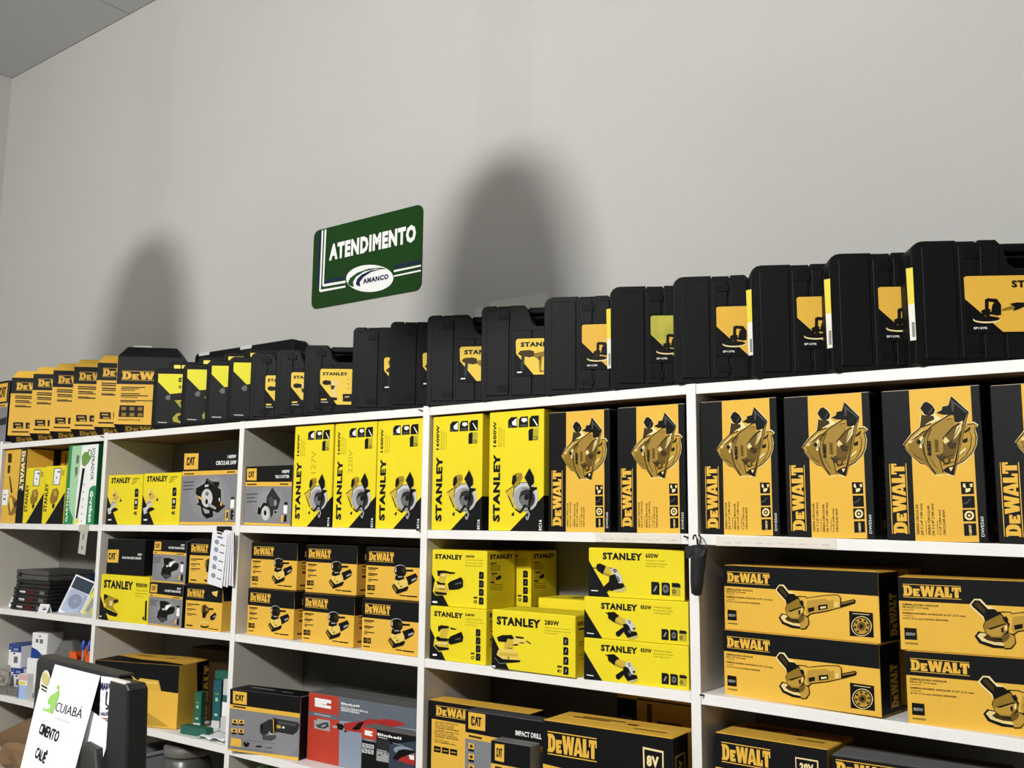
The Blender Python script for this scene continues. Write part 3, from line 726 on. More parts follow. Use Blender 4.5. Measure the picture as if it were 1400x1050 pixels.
('panel','p','bk',[(0,1000),(1000,1000),(999,716),(0,735)]),
('logo','d','dy',(64,780),(510,785),(64,937)),
('logo','p','crm',[(728,912),(922,912),(921,729),(729,729)]),
('logo','p','bk',[(736,902),(912,901),(910,738),(736,739)]),
('logo','t','crm','20V', (765, 822),(881, 820),(764, 879), 2),
('logo','p','crm',[(771,807),(862,808),(862,802),(771,801)]),
('lettering','t','dk','TALADRO PERCUTOR', (63, 651),(254, 657),(63, 679), 1),
],
'dwlow':[
('panel','p','dy',[(1,730),(998,689),(1000,0),(0,0)]),
('logo','d','dy',(32,835),(412,821),(32,975)),
],
'dwhamm':[
('panel','p','dy',[(43,803),(1000,793),(998,0),(44,0)]),
('logo','d','dy',(83,840),(465,843),(84,955)),
('lettering','t','dk','TALADRO PERCUTOR', (77, 772),(316, 771),(77, 787), 1),
('lettering','t','dk','DE 1/2" (13 mm)', (76, 751),(274, 750),(77, 766), 1),
('lettering','t','dk','CON VELOCIDAD', (75, 730),(273, 730),(76, 745), 1),
('lettering','t','dk','VARIABLE REVERSIBLE', (75, 709),(320, 709),(75, 724), 1),
('lettering','t','dk','FURADEIRA DE IMPACTO', (74, 678),(325, 677),(74, 693), 1),
('lettering','t','dk','DE 1/2" (13 mm)', (73, 657),(271, 657),(74, 672), 1),
('lettering','t','dk','COM VELOCIDADE', (72, 637),(305, 636),(73, 651), 1),
('lettering','t','dk','VARIÁVEL REVERSÍVEL', (72, 616),(326, 615),(72, 631), 1),
('lettering','t','dk','1/2" (13 mm)', (71, 578),(222, 577),(71, 593), 1),
('lettering','t','dk','VSR HAMMER DRILL', (70, 557),(294, 556),(70, 572), 1),
('lettering','p','brn',[(79,702),(178,702),(178,699),(79,699)]),
('lettering','p','brn',[(76,607),(171,606),(171,603),(76,604)]),
('icon','p','dk',[(70,518),(141,518),(141,454),(70,454)]),
('icon','p','tan',[(80,490),(130,490),(130,478),(80,478)]),
('icon','p','dk',[(153,518),(224,517),(224,454),(153,454)]),
('icon','p','tan',[(163,490),(213,490),(213,478),(163,478)]),
('icon','p','dk',[(237,517),(308,517),(308,454),(237,454)]),
('icon','p','tan',[(247,490),(297,490),(297,478),(246,478)]),
],
'dwbatt':[
('panel','p','dy',[(0,0),(1000,0),(1000,1000),(0,1000)]),
('panel','p','bk',[(0,1000),(0,1000),(1000,1000),(987,728),(0,725)]),
('logo','d','dy',(108,780),(953,786),(97,920)),
('lettering','p','dk',[(96,691),(649,683),(652,664),(99,672)]),
('lettering','p','dk',[(94,659),(654,654),(657,634),(98,639)]),
('lettering','p','dk',[(110,611),(405,607),(408,587),(113,591)]),
('lettering','p','dk',[(108,579),(668,575),(670,559),(111,563)]),
('lettering','p','dk',[(107,527),(333,523),(335,513),(109,517)]),
('lettering','p','dk',[(110,510),(645,510),(648,490),(113,490)]),
('lettering','p','dk',[(81,75),(446,76),(450,53),(85,52)]),
('icon','p','dk',[(100,228),(315,229),(324,121),(108,122)]),
('icon','p','dk',[(368,225),(616,223),(620,123),(375,123)]),
('icon','p','dk',[(661,222),(866,223),(869,125),(668,124)]),
('icon','p','tan',[(139,203),(268,202),(272,179),(143,180)]),
('icon','p','tan',[(172,155),(294,154),(298,128),(177,129)]),
('icon','p','tan',[(410,185),(582,184),(585,167),(413,168)]),
('icon','p','tan',[(414,162),(586,159),(589,146),(416,148)]),
('icon','p','tan',[(701,191),(837,190),(842,164),(705,165)]),
],
'dwbig':[
('panel','p','dy',[(0,0),(1000,0),(1000,1000),(0,1000)]),
('panel','p','bk',[(4,1000),(1000,1000),(1000,594),(5,588)]),
('logo','d','dy',(79,647),(981,647),(70,786)),
('lettering','p','dk',[(85,550),(447,555),(448,541),(86,537)]),
('lettering','p','dk',[(78,527),(354,530),(355,517),(79,514)]),
('lettering','p','dk',[(79,503),(293,503),(294,492),(80,492)]),
('lettering','p','dk',[(82,455),(369,458),(370,444),(83,441)]),
('lettering','p','dk',[(80,430),(496,431),(497,416),(81,414)]),
('lettering','p','dk',[(79,403),(341,403),(341,392),(80,392)]),
('lettering','p','dk',[(78,355),(573,358),(574,345),(79,341)]),
('lettering','p','dk',[(79,335),(313,337),(314,323),(80,322)]),
('lettering','t','dk','DCD771C2', (70, 53),(403, 61),(68, 81), 1),
('icon','p','dk',[(76,278),(448,278),(450,107),(66,107)]),
('icon','p','tan2',[(105,255),(176,255),(175,206),(104,206)]),
('icon','p','tan2',[(110,168),(181,168),(180,119),(109,119)]),
('icon','p','tan2',[(230,255),(301,255),(300,206),(229,206)]),
('icon','p','tan2',[(236,168),(307,168),(305,119),(234,119)]),
('icon','p','tan2',[(356,255),(427,255),(425,206),(354,206)]),
('icon','p','tan2',[(361,168),(432,168),(431,119),(360,119)]),
('icon','p','brn',[(588,462),(690,513),(798,462),(696,413)]),
('icon','p','dy',[(614,462),(691,500),(773,462),(695,425)]),
],
'lab_polish':[
('panel','p','dy',[(22,999),(983,1000),(1000,980),(1000,0),(1000,0),(335,0),(2,590),(1,974)]),
('logo','t','bk','STANLEY', (438, 781),(929, 785),(441, 917), 2),
('picture','p','dk',[(184,574),(211,599),(296,585),(332,480),(327,298),(289,286),(221,313),(223,404),(180,405)]),
('picture','p','dy',[(218,534),(269,520),(251,482),(235,352),(215,378)]),
('picture','p','dk',[(144,379),(189,417),(231,404),(220,273),(151,301)]),
('picture','p','crm',[(318,215),(308,191),(280,171),(238,158),(189,153),(140,159),(98,173),(71,194),(62,218),(72,242),(101,262),(143,275),(192,279),(241,274),(282,260),(309,239)]),
('picture','p','dk',[(312,231),(302,212),(276,196),(236,186),(189,182),(143,187),(104,198),(78,214),(69,233),(79,252),(106,268),(146,278),(192,282),(238,277),(277,266),(303,250)]),
('picture','p','tan2',[(335,402),(457,478),(464,400),(334,363)]),
('picture','p','dk',[(406,492),(475,517),(637,506),(696,492),(636,475),(627,429),(568,463),(498,400),(437,362),(456,439)]),
('lettering','t','wht','SP137K', (66, 50),(197, 54),(67, 92), 1),
],
'lab_hammer':[
('panel','p','ly',[(39,1000),(989,1000),(1000,980),(1000,0),(1000,0),(360,6),(14,586),(4,944)]),
('logo','t','bk','STANLEY', (99, 772),(817, 785),(99, 912), 2),
('picture','p','brn',[(48,586),(94,669),(275,686),(365,645),(364,505),(273,481),(93,539)]),
('picture','p','tan2',[(364,583),(568,642),(589,503),(522,488),(496,134),(586,87),(473,66),(458,411),(364,499)]),
('picture','p','gr2',[(120,539),(183,523),(163,137),(100,138)]),
('picture','p','dk',[(454,489),(488,504),(480,396),(458,402)]),
('lettering','p','wht',[(34,95),(129,100),(129,63),(34,58)]),
],
'lab_drill':[
('panel','p','ly',[(26,1000),(26,1000),(966,1000),(999,961),(1000,0),(397,0),(4,584),(0,956)]),
('logo','t','bk','STANLEY', (54, 815),(622, 816),(54, 911), 2),
('picture','p','dk',[(52,640),(115,683),(242,664),(259,560),(132,540),(66,571)]),
('picture','p','dk',[(201,215),(399,193),(398,128),(272,94),(183,150)]),
('picture','p','crm2',[(260,682),(405,667),(421,537),(349,507),(389,214),(292,215),(258,517)]),
('picture','p','brn',[(241,539),(349,525),(312,430),(268,409)]),
('icon','p','dk',[(519,299),(847,306),(850,85),(530,85)]),
('icon','p','crm',[(568,226),(668,234),(668,209),(568,201)]),
('lettering','p','olive',[(621,708),(650,707),(649,681),(621,682)]),
('lettering','p','olive',[(619,591),(648,591),(648,565),(619,565)]),
('lettering','p','olive',[(618,475),(646,475),(646,449),(617,449)]),
('lettering','p','ly',[(38,159),(165,163),(164,120),(37,116)]),
('lettering','p','gr6',[(37,75),(200,75),(200,54),(37,54)]),
],
'lab_20v':[
('panel','p','bk',[(0,0),(1000,0),(1000,1000),(0,1000)]),
('panel','p','sy2',[(11,990),(990,994),(1000,636),(1000,562),(760,222),(468,280),(224,602),(11,831)]),
('logo','t','bk','STANLEY', (362, 832),(909, 839),(357, 925), 2),
('logo','t','bk','20V', (367, 712),(569, 717),(365, 766), 2),
('picture','p','dk',[(225,592),(471,627),(739,604),(784,524),(685,463),(231,461)]),
('picture','p','gr4',[(149,521),(194,577),(243,562),(240,481),(189,471)]),
('picture','p','olv4',[(313,471),(519,482),(645,443),(610,322),(533,220),(468,280)]),
('picture','p','olv4',[(298,126),(367,218),(656,241),(675,78),(439,25),(312,54)]),
('picture','p','dk',[(418,442),(480,446),(472,402),(420,391)]),
('picture','p','dk',[(380,157),(472,199),(488,77),(405,76)]),
('lettering','p','gr6',[(51,44),(204,41),(205,25),(51,27)]),
],
'green':[
('panel','p','grn3',[(120,994),(461,995),(393,516),(365,0),(154,0),(113,523)]),
('panel','p','wht',[(461,995),(1000,1000),(1000,1000),(1000,478),(874,471),(789,440),(745,0),(365,0),(375,405)]),
('panel','p','grn',[(1000,0),(1000,478),(902,481),(817,456),(779,397),(745,0),(1000,0)]),
('panel','p','grn',[(7,606),(102,603),(91,456),(158,189),(310,80),(305,0),(0,0)]),
('picture','p','grn2',[(461,855),(533,904),(655,910),(682,943),(774,927),(797,840),(699,765),(583,724),(488,750)]),
('picture','p','wht',[(693,925),(751,911),(758,842),(703,879)]),
('picture','p','dk',[(509,704),(600,701),(460,74),(400,74)]),
('picture','p','sy2',[(387,58),(489,74),(511,16),(365,0)]),
('logo','t','gr4','SOPRADOR', (801, 955),(838, 548),(906, 955), 1),
('logo','t','wht','Garthen', (821, 418),(799, 31),(937, 413), 2),
('logo','t','wht','GARTHEN', (119, 27),(107, 455),(42, 27), 1),
('lettering','p','grn',[(308,965),(313,929),(315,910),(311,946)]),
('lettering','p','gr4',[(288,874),(382,870),(363,766),(285,769)]),
('lettering','p','gr4',[(259,724),(353,721),(353,641),(292,586)]),
('icon','p','gr6',[(636,498),(629,486),(608,482),(586,487),(576,500),(584,512),(604,517),(626,511)]),
('icon','p','gr6',[(634,405),(626,393),(606,388),(584,394),(574,406),(582,419),(602,423),(624,418)]),
('icon','p','gr6',[(632,313),(624,301),(604,296),(582,302),(572,314),(580,326),(600,331),(622,325)]),
('icon','p','gr6',[(629,222),(622,210),(602,205),(580,210),(570,222),(578,234),(598,239),(619,234)]),
('icon','p','gr6',[(627,131),(620,119),(600,114),(578,120),(568,132),(576,144),(596,148),(617,143)]),
('icon','p','gr6',[(625,42),(618,30),(598,25),(576,30),(567,42),(574,54),(594,59),(615,54)]),
],
'dwtall':[
('panel','p','bk',[(670,0),(715,999),(1000,1000),(1000,0),(1000,0)]),
('logo','d','crm',(739,979),(694,444),(935,976)),
('icon','p','brn',[(111,951),(291,949),(298,824),(138,825)]),
('icon','p','brn',[(138,790),(266,788),(258,676),(149,683)]),
('picture','p','brn',[(239,635),(291,634),(455,421),(389,398)]),
('picture','p','tan2',[(283,246),(391,386),(662,315),(679,141),(530,106),(373,106)]),
('picture','p','ltan2',[(328,316),(436,363),(545,222),(442,152)]),
('picture','p','brn',[(554,269),(701,315),(696,245),(628,199)]),
('label','p','wht',[(0,458),(279,452),(245,240),(0,246)]),
('label','p','gr4',[(53,394),(173,391),(175,379),(55,382)]),
('label','p','gr4',[(44,341),(164,338),(170,314),(50,317)]),
],
'stsmall':[
('panel','p','bk',[(1000,542),(1000,0),(1000,0),(177,0)]),
('logo','t','bk','STANLEY', (191, 207),(104, 703),(24, 208), 1),
('label','p','gr3',[(414,966),(761,963),(730,666),(387,675)]),
('label','p','wht',[(449,954),(737,951),(704,679),(420,687)]),
('label','p','gr4',[(589,913),(715,910),(718,881),(592,884)]),
('label','p','gr4',[(536,813),(599,812),(603,780),(540,781)]),
('label','p','gr4',[(440,730),(491,729),(493,711),(442,711)]),
('icon','p','olv2',[(777,926),(923,927),(910,829),(773,832)]),
('picture','p','tan2',[(308,431),(413,597),(619,617),(730,547),(681,412),(525,339),(358,355)]),
('picture','p','tan',[(459,566),(601,595),(653,488),(510,474)]),
('picture','p','dk',[(423,332),(565,346),(550,294),(494,250)]),
],
'dwbigbox':[
('panel','p','bk',[(0,1000),(0,1000),(1000,1000),(1000,1000),(1000,566),(0,653)]),
('picture','p','ltan',[(354,817),(409,830),(525,719),(551,760),(768,746),(805,579),(624,588),(550,555),(480,428),(365,472)]),
('picture','p','brn',[(529,616),(604,614),(588,559),(550,566)]),
('picture','p','tan2',[(393,742),(488,703),(477,498),(419,532)]),
('picture','p','crm2',[(544,714),(761,710),(761,692),(545,695)]),
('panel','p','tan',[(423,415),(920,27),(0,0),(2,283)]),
],
'dwbigbox_side':[
('panel','p','bk',[(488,995),(1000,1000),(1000,0),(653,0),(614,1)]),
('logo','d','dy',(948,4),(947,909),(710,0)),
],
'sign':[
('stripe','p','nvy',[(50,961),(70,976),(74,276),(54,266)]),
('stripe','p','nvy',[(130,341),(339,330),(339,308),(130,302)]),
('stripe','p','nvy',[(761,344),(990,343),(990,310),(761,314)]),
('stripe','p','wht',[(79,984),(95,983),(91,228),(329,219),(329,195),(88,197),(75,215)]),
('stripe','p','wht',[(108,983),(125,984),(119,290),(329,280),(329,251),(119,257),(103,276)]),
('stripe','p','wht',[(766,288),(997,287),(997,267),(766,264)]),
('stripe','p','wht',[(766,226),(995,231),(995,210),(766,208)]),
('lettering','t','wht','ATENDIMENTO', (162, 572),(949, 578),(163, 791), 2),
('emblem','p','wht',[(764,193),(760,163),(748,135),(729,112),(703,94),(671,81),(634,75),(594,76),(552,83),(510,97),(469,116),(432,141),(398,170),(371,202),(350,236),(337,271),(333,304),(337,336),(349,364),(370,388),(397,406),(430,417),(468,423),(508,421),(550,413),(592,399),(632,378),(669,353),(701,325),(728,293),(747,260),(759,226)]),
('emblem','p','dgrn',[(351,242),(372,300),(436,347),(542,368),(657,348),(709,312),(605,348),(500,344),(426,300),(399,244),(410,180),(372,204)]),
('emblem','p','nvy',[(426,216),(437,269),(479,314),(563,341),(668,332),(564,320),(500,281),(463,227),(467,170),(437,192)]),
('emblem','t','nvy','AMANCO', (492, 196),(722, 203),(492, 262), 2),
],
'paper_cuiaba':[
('print','p','lgrn',[(266,854),(341,774),(319,610),(40,612),(77,673),(142,755)]),
('print','p','wht',[(91,766),(218,820),(296,804),(224,771),(147,747),(104,704),(147,669),(225,671),(209,641),(93,625),(46,669)]),
('print','t','gr2','CUIABÁ', (346, 641),(885, 642),(346, 720), 0),
('print','p','gr6',[(382,601),(695,595),(707,575),(394,582)]),
('print','t','dk','CIMENTO', (110, 425),(594, 413),(89, 521), 1),
('print','t','dk','CAUÊ', (196, 242),(474, 225),(173, 336), 1),
],
'sticker_marina':[
('print','t','nvy','MARINA', (0, 677),(917, 676),(0, 876), 1),
('print','p','lav',[(983,492),(923,383),(817,284),(679,205),(526,153),(373,130),(233,140),(120,179),(45,247),(19,339),(48,444),(135,554),(273,651),(446,723),(630,755),(797,742),(920,686),(984,598)]),
('print','p','wht',[(913,480),(863,384),(772,297),(653,227),(520,180),(387,161),(266,170),(168,206),(104,267),(83,349),(110,443),(186,538),(305,623),(454,684),(610,711),(752,699),(857,651),(913,574)]),
('print','t','nvy','VALVERDE', (88, 76),(933, 155),(79, 170), 1),
('print','p','nvy',[(386,664),(499,670),(453,385),(636,326),(525,237),(342,261),(439,286),(525,309),(366,360)]),
('print','p','red2',[(144,35),(910,80),(901,50),(143,6)]),
('print','p','red2',[(783,616),(972,622),(937,496),(755,490)]),
],
}
# ------------------------------------------------------------------ materials
def lin(c): return c/12.92 if c <= .04045 else ((c+.055)/1.055)**2.4
def hexc(h): return tuple(lin(int(h[i:i+2], 16)/255) for i in (0, 2, 4)) + (1,)
MATS = {}
def mat(name, hx, rough=.5, noise=0, nscale=20, bump=0, bscale=120, metal=0, alpha=1, trans=0, spec=.5):
    if name in MATS: return MATS[name]
    m = bpy.data.materials.new(name); m.use_nodes = True; nt = m.node_tree; b = nt.nodes['Principled BSDF']
    c = hexc(hx)
    b.inputs['Base Color'].default_value = c; b.inputs['Roughness'].default_value = rough
    b.inputs['Metallic'].default_value = metal; b.inputs['Alpha'].default_value = alpha
    b.inputs['Transmission Weight'].default_value = trans
    b.inputs['Specular IOR Level'].default_value = spec
    if noise or bump:
        tc = nt.nodes.new('ShaderNodeTexCoord')
    if noise:
        n = nt.nodes.new('ShaderNodeTexNoise'); n.inputs['Scale'].default_value = nscale; n.inputs['Detail'].default_value = 5
        nt.links.new(tc.outputs['Object'], n.inputs['Vector'])
        mx = nt.nodes.new('ShaderNodeMix'); mx.data_type = 'RGBA'
        mx.inputs[6].default_value = tuple(v*(1-noise) for v in c[:3]) + (1,)
        mx.inputs[7].default_value = tuple(min(1, v*(1+noise)) for v in c[:3]) + (1,)
        nt.links.new(n.outputs['Fac'], mx.inputs[0]); nt.links.new(mx.outputs[2], b.inputs['Base Color'])
    if bump:
        n2 = nt.nodes.new('ShaderNodeTexNoise'); n2.inputs['Scale'].default_value = bscale; n2.inputs['Detail'].default_value = 3
        nt.links.new(tc.outputs['Object'], n2.inputs['Vector'])
        bp = nt.nodes.new('ShaderNodeBump'); bp.inputs['Strength'].default_value = bump; bp.inputs['Distance'].default_value = .002
        nt.links.new(n2.outputs['Fac'], bp.inputs['Height']); nt.links.new(bp.outputs['Normal'], b.inputs['Normal'])
    MATS[name] = m
    return m
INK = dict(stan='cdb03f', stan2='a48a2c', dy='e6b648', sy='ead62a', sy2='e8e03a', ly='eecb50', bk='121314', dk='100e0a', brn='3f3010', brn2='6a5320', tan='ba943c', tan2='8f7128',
           tan3='a08138', ltan='dcb046', ltan2='e6c766', crm='f3dfa4', crm2='e5cf8e', wht='f2f2f0', gr2='2b2c2e', gr3='47484a', gr4='6c6c6c',
           gr5='a3a3a2', gr6='c9c9c8', cg2='8b8b8e', cg3='969699', grn='2f8a54', grn2='6f9a4a', grn3='a9d2a8', olive='8c7d12', olv2='b9ab34',
           olv3='c3b878', olv4='a9a23a', red='b8402f', red2='a92f2c', slt='626a74', slt2='8b97a6', slt3='37424f', nvy='1c2447', dgrn='1d4a1c',
           lav='cfcbea', lgrn='8fc060', cgr='838386', dgreen='14502a', sgreen='133b0d', olv5='b9a922', brown='3a2b16', blu='24408f', lblu='a9bfe6', org='d9602a',
           pnk='d9b7b4', mar='4a1f1e', teal='2f6553', teal2='2c5d66', paper='f1f1f4', beige='cfc3a4')
def ink(k): return mat('print_' + k, INK[k], .5, spec=.14)
def card(k): return mat('card_' + k, INK[k], .5, .05, 9, .08, 90, spec=.14)
PAINT = mat('shelf_white_paint', 'efeeea', .5, .05, 14, .12, 160)
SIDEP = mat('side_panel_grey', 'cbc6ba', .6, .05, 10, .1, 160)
MDF = mat('raw_mdf', '6d5236', .75, .15, 30)
PLASTIC = mat('black_plastic', '0e0f10', .5, .1, 40, .12, 420, spec=.13)
PLASTIC2 = mat('black_plastic_ribbed', '0a0b0c', .55, .1, 40, .1, 300, spec=.12)
FILM = mat('clear_film', 'dfe6ea', .12, alpha=.22)
STEEL = mat('dark_steel', '2a2623', .45, metal=.7)

# ------------------------------------------------------------------ object helpers
def lk(o): col.objects.link(o); return o
def root(name, label, cat, loc=(0, 0, 0), rz=0, group=None, rot=None):
    o = lk(bpy.data.objects.new(name, None)); o.location = loc; o.empty_display_size = .05
    o.rotation_euler = rot if rot else (0, 0, math.radians(rz))
    o['label'] = label; o['category'] = cat
    if group: o['group'] = group
    return o
def part(name, me, parent, loc=None, rot=None, label=None):
    o = lk(bpy.data.objects.new(name, me)); o.parent = parent
    if loc: o.location = loc
    if rot: o.rotation_euler = rot
    if label: o['label'] = label
    return o
def struct(name, me, parent=None):
    o = lk(bpy.data.objects.new(name, me))
    if parent: o.parent = parent
    else: o['kind'] = 'structure'
    return o
def mesh(name, verts, faces, mats, idx=None, smooth=False):
    me = bpy.data.meshes.new(name); me.from_pydata([tuple(v) for v in verts], [], faces)
    for m in (mats if isinstance(mats, (list, tuple)) else [mats]): me.materials.append(m)
    if idx:
        for p, i in zip(me.polygons, idx): p.material_index = i
    if smooth:
        for p in me.polygons: p.use_smooth = True
    me.update(); return me
def box_vf(x0, y0, z0, x1, y1, z1):
    v = [(x0, y0, z0), (x1, y0, z0), (x1, y1, z0), (x0, y1, z0), (x0, y0, z1), (x1, y0, z1), (x1, y1, z1), (x0, y1, z1)]
    # bottom, top, front(-y), right(+x), back, left
    return v, [(3, 2, 1, 0), (4, 5, 6, 7), (0, 1, 5, 4), (1, 2, 6, 5), (2, 3, 7, 6), (3, 0, 4, 7)]
def box(name, x0, y0, z0, x1, y1, z1, mats, idx=None, bev=0):
    v, f = box_vf(x0, y0, z0, x1, y1, z1)
    me = mesh(name, v, f, mats, idx)
    return bevel(me, bev) if bev else me
def boxes(name, lst, m):
    V, F = [], []
    for b in lst:
        v, f = box_vf(*b); n = len(V); V += v; F += [tuple(i+n for i in q) for q in f]
    return mesh(name, V, F, m)
def bevel(me, off, seg=2, angle=.5):
    bm = bmesh.new(); bm.from_mesh(me)
    ed = [e for e in bm.edges if len(e.link_faces) == 2 and e.calc_face_angle(0) > angle]
    bmesh.ops.bevel(bm, geom=ed, offset=off, segments=seg, profile=.5, affect='EDGES', clamp_overlap=True)
    bm.to_mesh(me); bm.free(); me.update(); return me
def prism(name, pts, y0, y1, mats, bev=0, seg=2, axis='y', smooth=False):
    """outline pts (x,z) extruded along y (or (x,y) along z)"""
    n = len(pts)
    if axis == 'y': V = [(p[0], y0, p[1]) for p in pts] + [(p[0], y1, p[1]) for p in pts]
    else: V = [(p[0], p[1], y0) for p in pts] + [(p[0], p[1], y1) for p in pts]
    a, b = list(range(n)), list(range(n, 2*n))
    F = [tuple(a), tuple(reversed(b))] + [(i, n+i, n+(i+1) % n, (i+1) % n) for i in range(n)]
    me = mesh(name, V, F, mats)
    bm = bmesh.new(); bm.from_mesh(me); bmesh.ops.recalc_face_normals(bm, faces=bm.faces)
    if bev:
        ed = [e for e in bm.edges if e.calc_face_angle(0) > .9]
        if axis == 'y': ed = [e for e in bm.edges if abs(e.verts[0].co.y-e.verts[1].co.y) < 1e-6]
        bmesh.ops.bevel(bm, geom=ed, offset=bev, segments=seg, profile=.5, affect='EDGES', clamp_overlap=True)
    bm.to_mesh(me); bm.free()
    return me
def lathe(name, prof, m, n=20, smooth=True):
    V, F = [], []
    for r, z in prof:
        for i in range(n):
            a = 2*math.pi*i/n; V.append((r*math.cos(a), r*math.sin(a), z))
    for j in range(len(prof)-1):
        for i in range(n):
            F.append((j*n+i, j*n+(i+1) % n, (j+1)*n+(i+1) % n, (j+1)*n+i))
    F.append(tuple(reversed(range(n)))); F.append(tuple(range((len(prof)-1)*n, len(prof)*n)))
    return mesh(name, V, F, m, smooth=smooth)
def tube(name, pts, r, m, n=8):
    V, F = [], []
    P = [Vector(p) for p in pts]
    for i, p in enumerate(P):
        d = (P[min(i+1, len(P)-1)] - P[max(i-1, 0)]).normalized()
        a = d.orthogonal().normalized(); b = d.cross(a)
        for k in range(n):
            t = 2*math.pi*k/n; V.append(p + a*r*math.cos(t) + b*r*math.sin(t))
    for i in range(len(P)-1):
        for k in range(n): F.append((i*n+k, i*n+(k+1) % n, (i+1)*n+(k+1) % n, (i+1)*n+k))
    F.append(tuple(reversed(range(n)))); F.append(tuple(range((len(P)-1)*n, len(P)*n)))
    return mesh(name, V, F, m, smooth=True)
def rrect(w, h, r, n=4, x0=0, z0=0):
    out = []
    for cx, cz, a0 in ((w-r, r, -90), (w-r, h-r, 0), (r, h-r, 90), (r, r, 180)):
        for i in range(n+1):
            a = math.radians(a0 + 90*i/n); out.append((x0+cx+r*math.cos(a), z0+cz+r*math.sin(a)))
    return out

# ------------------------------------------------------------------ flat print on cartons
TXT = {}
CAPH = .735
def text2d(s, bold):
    k = (s, bold)
    if k in TXT: return TXT[k]
    c = bpy.data.curves.new('t', 'FONT'); c.body = s; c.size = 1; c.resolution_u = 2
    off = (0, .028, .058, .042)[bold]; c.offset = off; c.space_character = (1, 1.03, 1.15, 1.1)[bold]
    o = lk(bpy.data.objects.new('t', c))
    dg = bpy.context.evaluated_depsgraph_get(); me = o.evaluated_get(dg).to_mesh()
    V = [(v.co.x, v.co.y) for v in me.vertices]; F = [tuple(p.vertices) for p in me.polygons]
    o.evaluated_get(dg).to_mesh_clear(); bpy.data.objects.remove(o); bpy.data.curves.remove(c)
    x0 = min(v[0] for v in V); x1 = max(v[0] for v in V)
    cap = CAPH + 2*off
    TXT[k] = ([((v[0]-x0)/(x1-x0), (v[1]+off)/cap) for v in V], F)
    return TXT[k]
GL = dict(D=([[(0, 0), (.55, 0), (.78, .14), (.86, .36), (.86, .64), (.78, .86), (.55, 1), (0, 1), (0, .87), (.08, .85), (.08, .15), (0, .13)],
              [(.38, .2), (.48, .24), (.54, .4), (.54, .6), (.48, .76), (.38, .8)]], .9),
          E=([[(0, 0), (.6, 0), (.6, .22), (.3, .2), (.3, .28), (.5, .28), (.5, .45), (.3, .45), (.3, .53), (.6, .51), (.6, .73), (0, .73)]], .62),
          W=([[(0, 1), (.36, 1), (.44, .48), (.54, 1), (.82, 1), (.92, .48), (1, 1), (1.3, 1), (1.1, 0), (.78, 0), (.66, .52), (.54, 0), (.22, 0)]], 1.2),
          A=([[(0, 0), (.31, 0), (.35, .16), (.61, .16), (.65, 0), (.97, 0), (.67, 1), (.31, 1)], [(.39, .34), (.57, .34), (.48, .72)]], .94),
          L=([[(0, 0), (.64, 0), (.64, .4), (.5, .4), (.46, .2), (.37, .2), (.37, 1), (0, 1)]], .64),
          T=([[(.2, 0), (.55, 0), (.55, .8), (.63, .8), (.65, .6), (.78, .6), (.78, 1), (-.03, 1), (-.03, .6), (.1, .6), (.12, .8), (.2, .8)]], .78))
DWP = []
def tess(loops):
    pts = [p for l in loops for p in l]
    return pts, [tuple(t) for t in tessellate_polygon([[Vector((p[0], p[1], 0)) for p in l] for l in loops])]
def logo2d():
    if not DWP:
        x = 0; V, F = [], []
        for ch in 'DEWALT':
            loops, adv = GL[ch]
            p, f = tess([[(a+x, b*.78+.11) for a, b in l] for l in loops])
            n = len(V); V += p; F += [tuple(i+n for i in t) for t in f]; x += adv + .03
        x -= .03
        for z in (0, .955):
            n = len(V); V += [(0, z), (x, z), (x, z+.045), (0, z+.045)]; F.append((n, n+1, n+2, n+3))
        DWP.append(([(a/x, b) for a, b in V], F))
    return DWP[0]
CATP = tess([[(.1, 0), (.52, 0), (.62, .1), (.62, .36), (.4, .36), (.4, .19), (.24, .19), (.24, .81), (.4, .81), (.4, .64), (.62, .64), (.62, .9), (.52, 1), (.1, 1), (0, .9), (0, .1)]]), \
    tess([[(.66, 0), (.86, 1), (1.14, 1), (1.34, 0), (1.2, 0), (1.0, .46), (.8, 0)]]), tess([[(1.22, 1), (1.9, 1), (1.9, .8), (1.68, .8), (1.68, 0), (1.44, 0), (1.44, .8), (1.22, .8)]])
def cat2d():
    V, F = [], []
    for p, f in CATP:
        n = len(V); V += [(a/1.9, b) for a, b in p]; F += [tuple(i+n for i in t) for t in f]
    return V, F
ARTM = {}
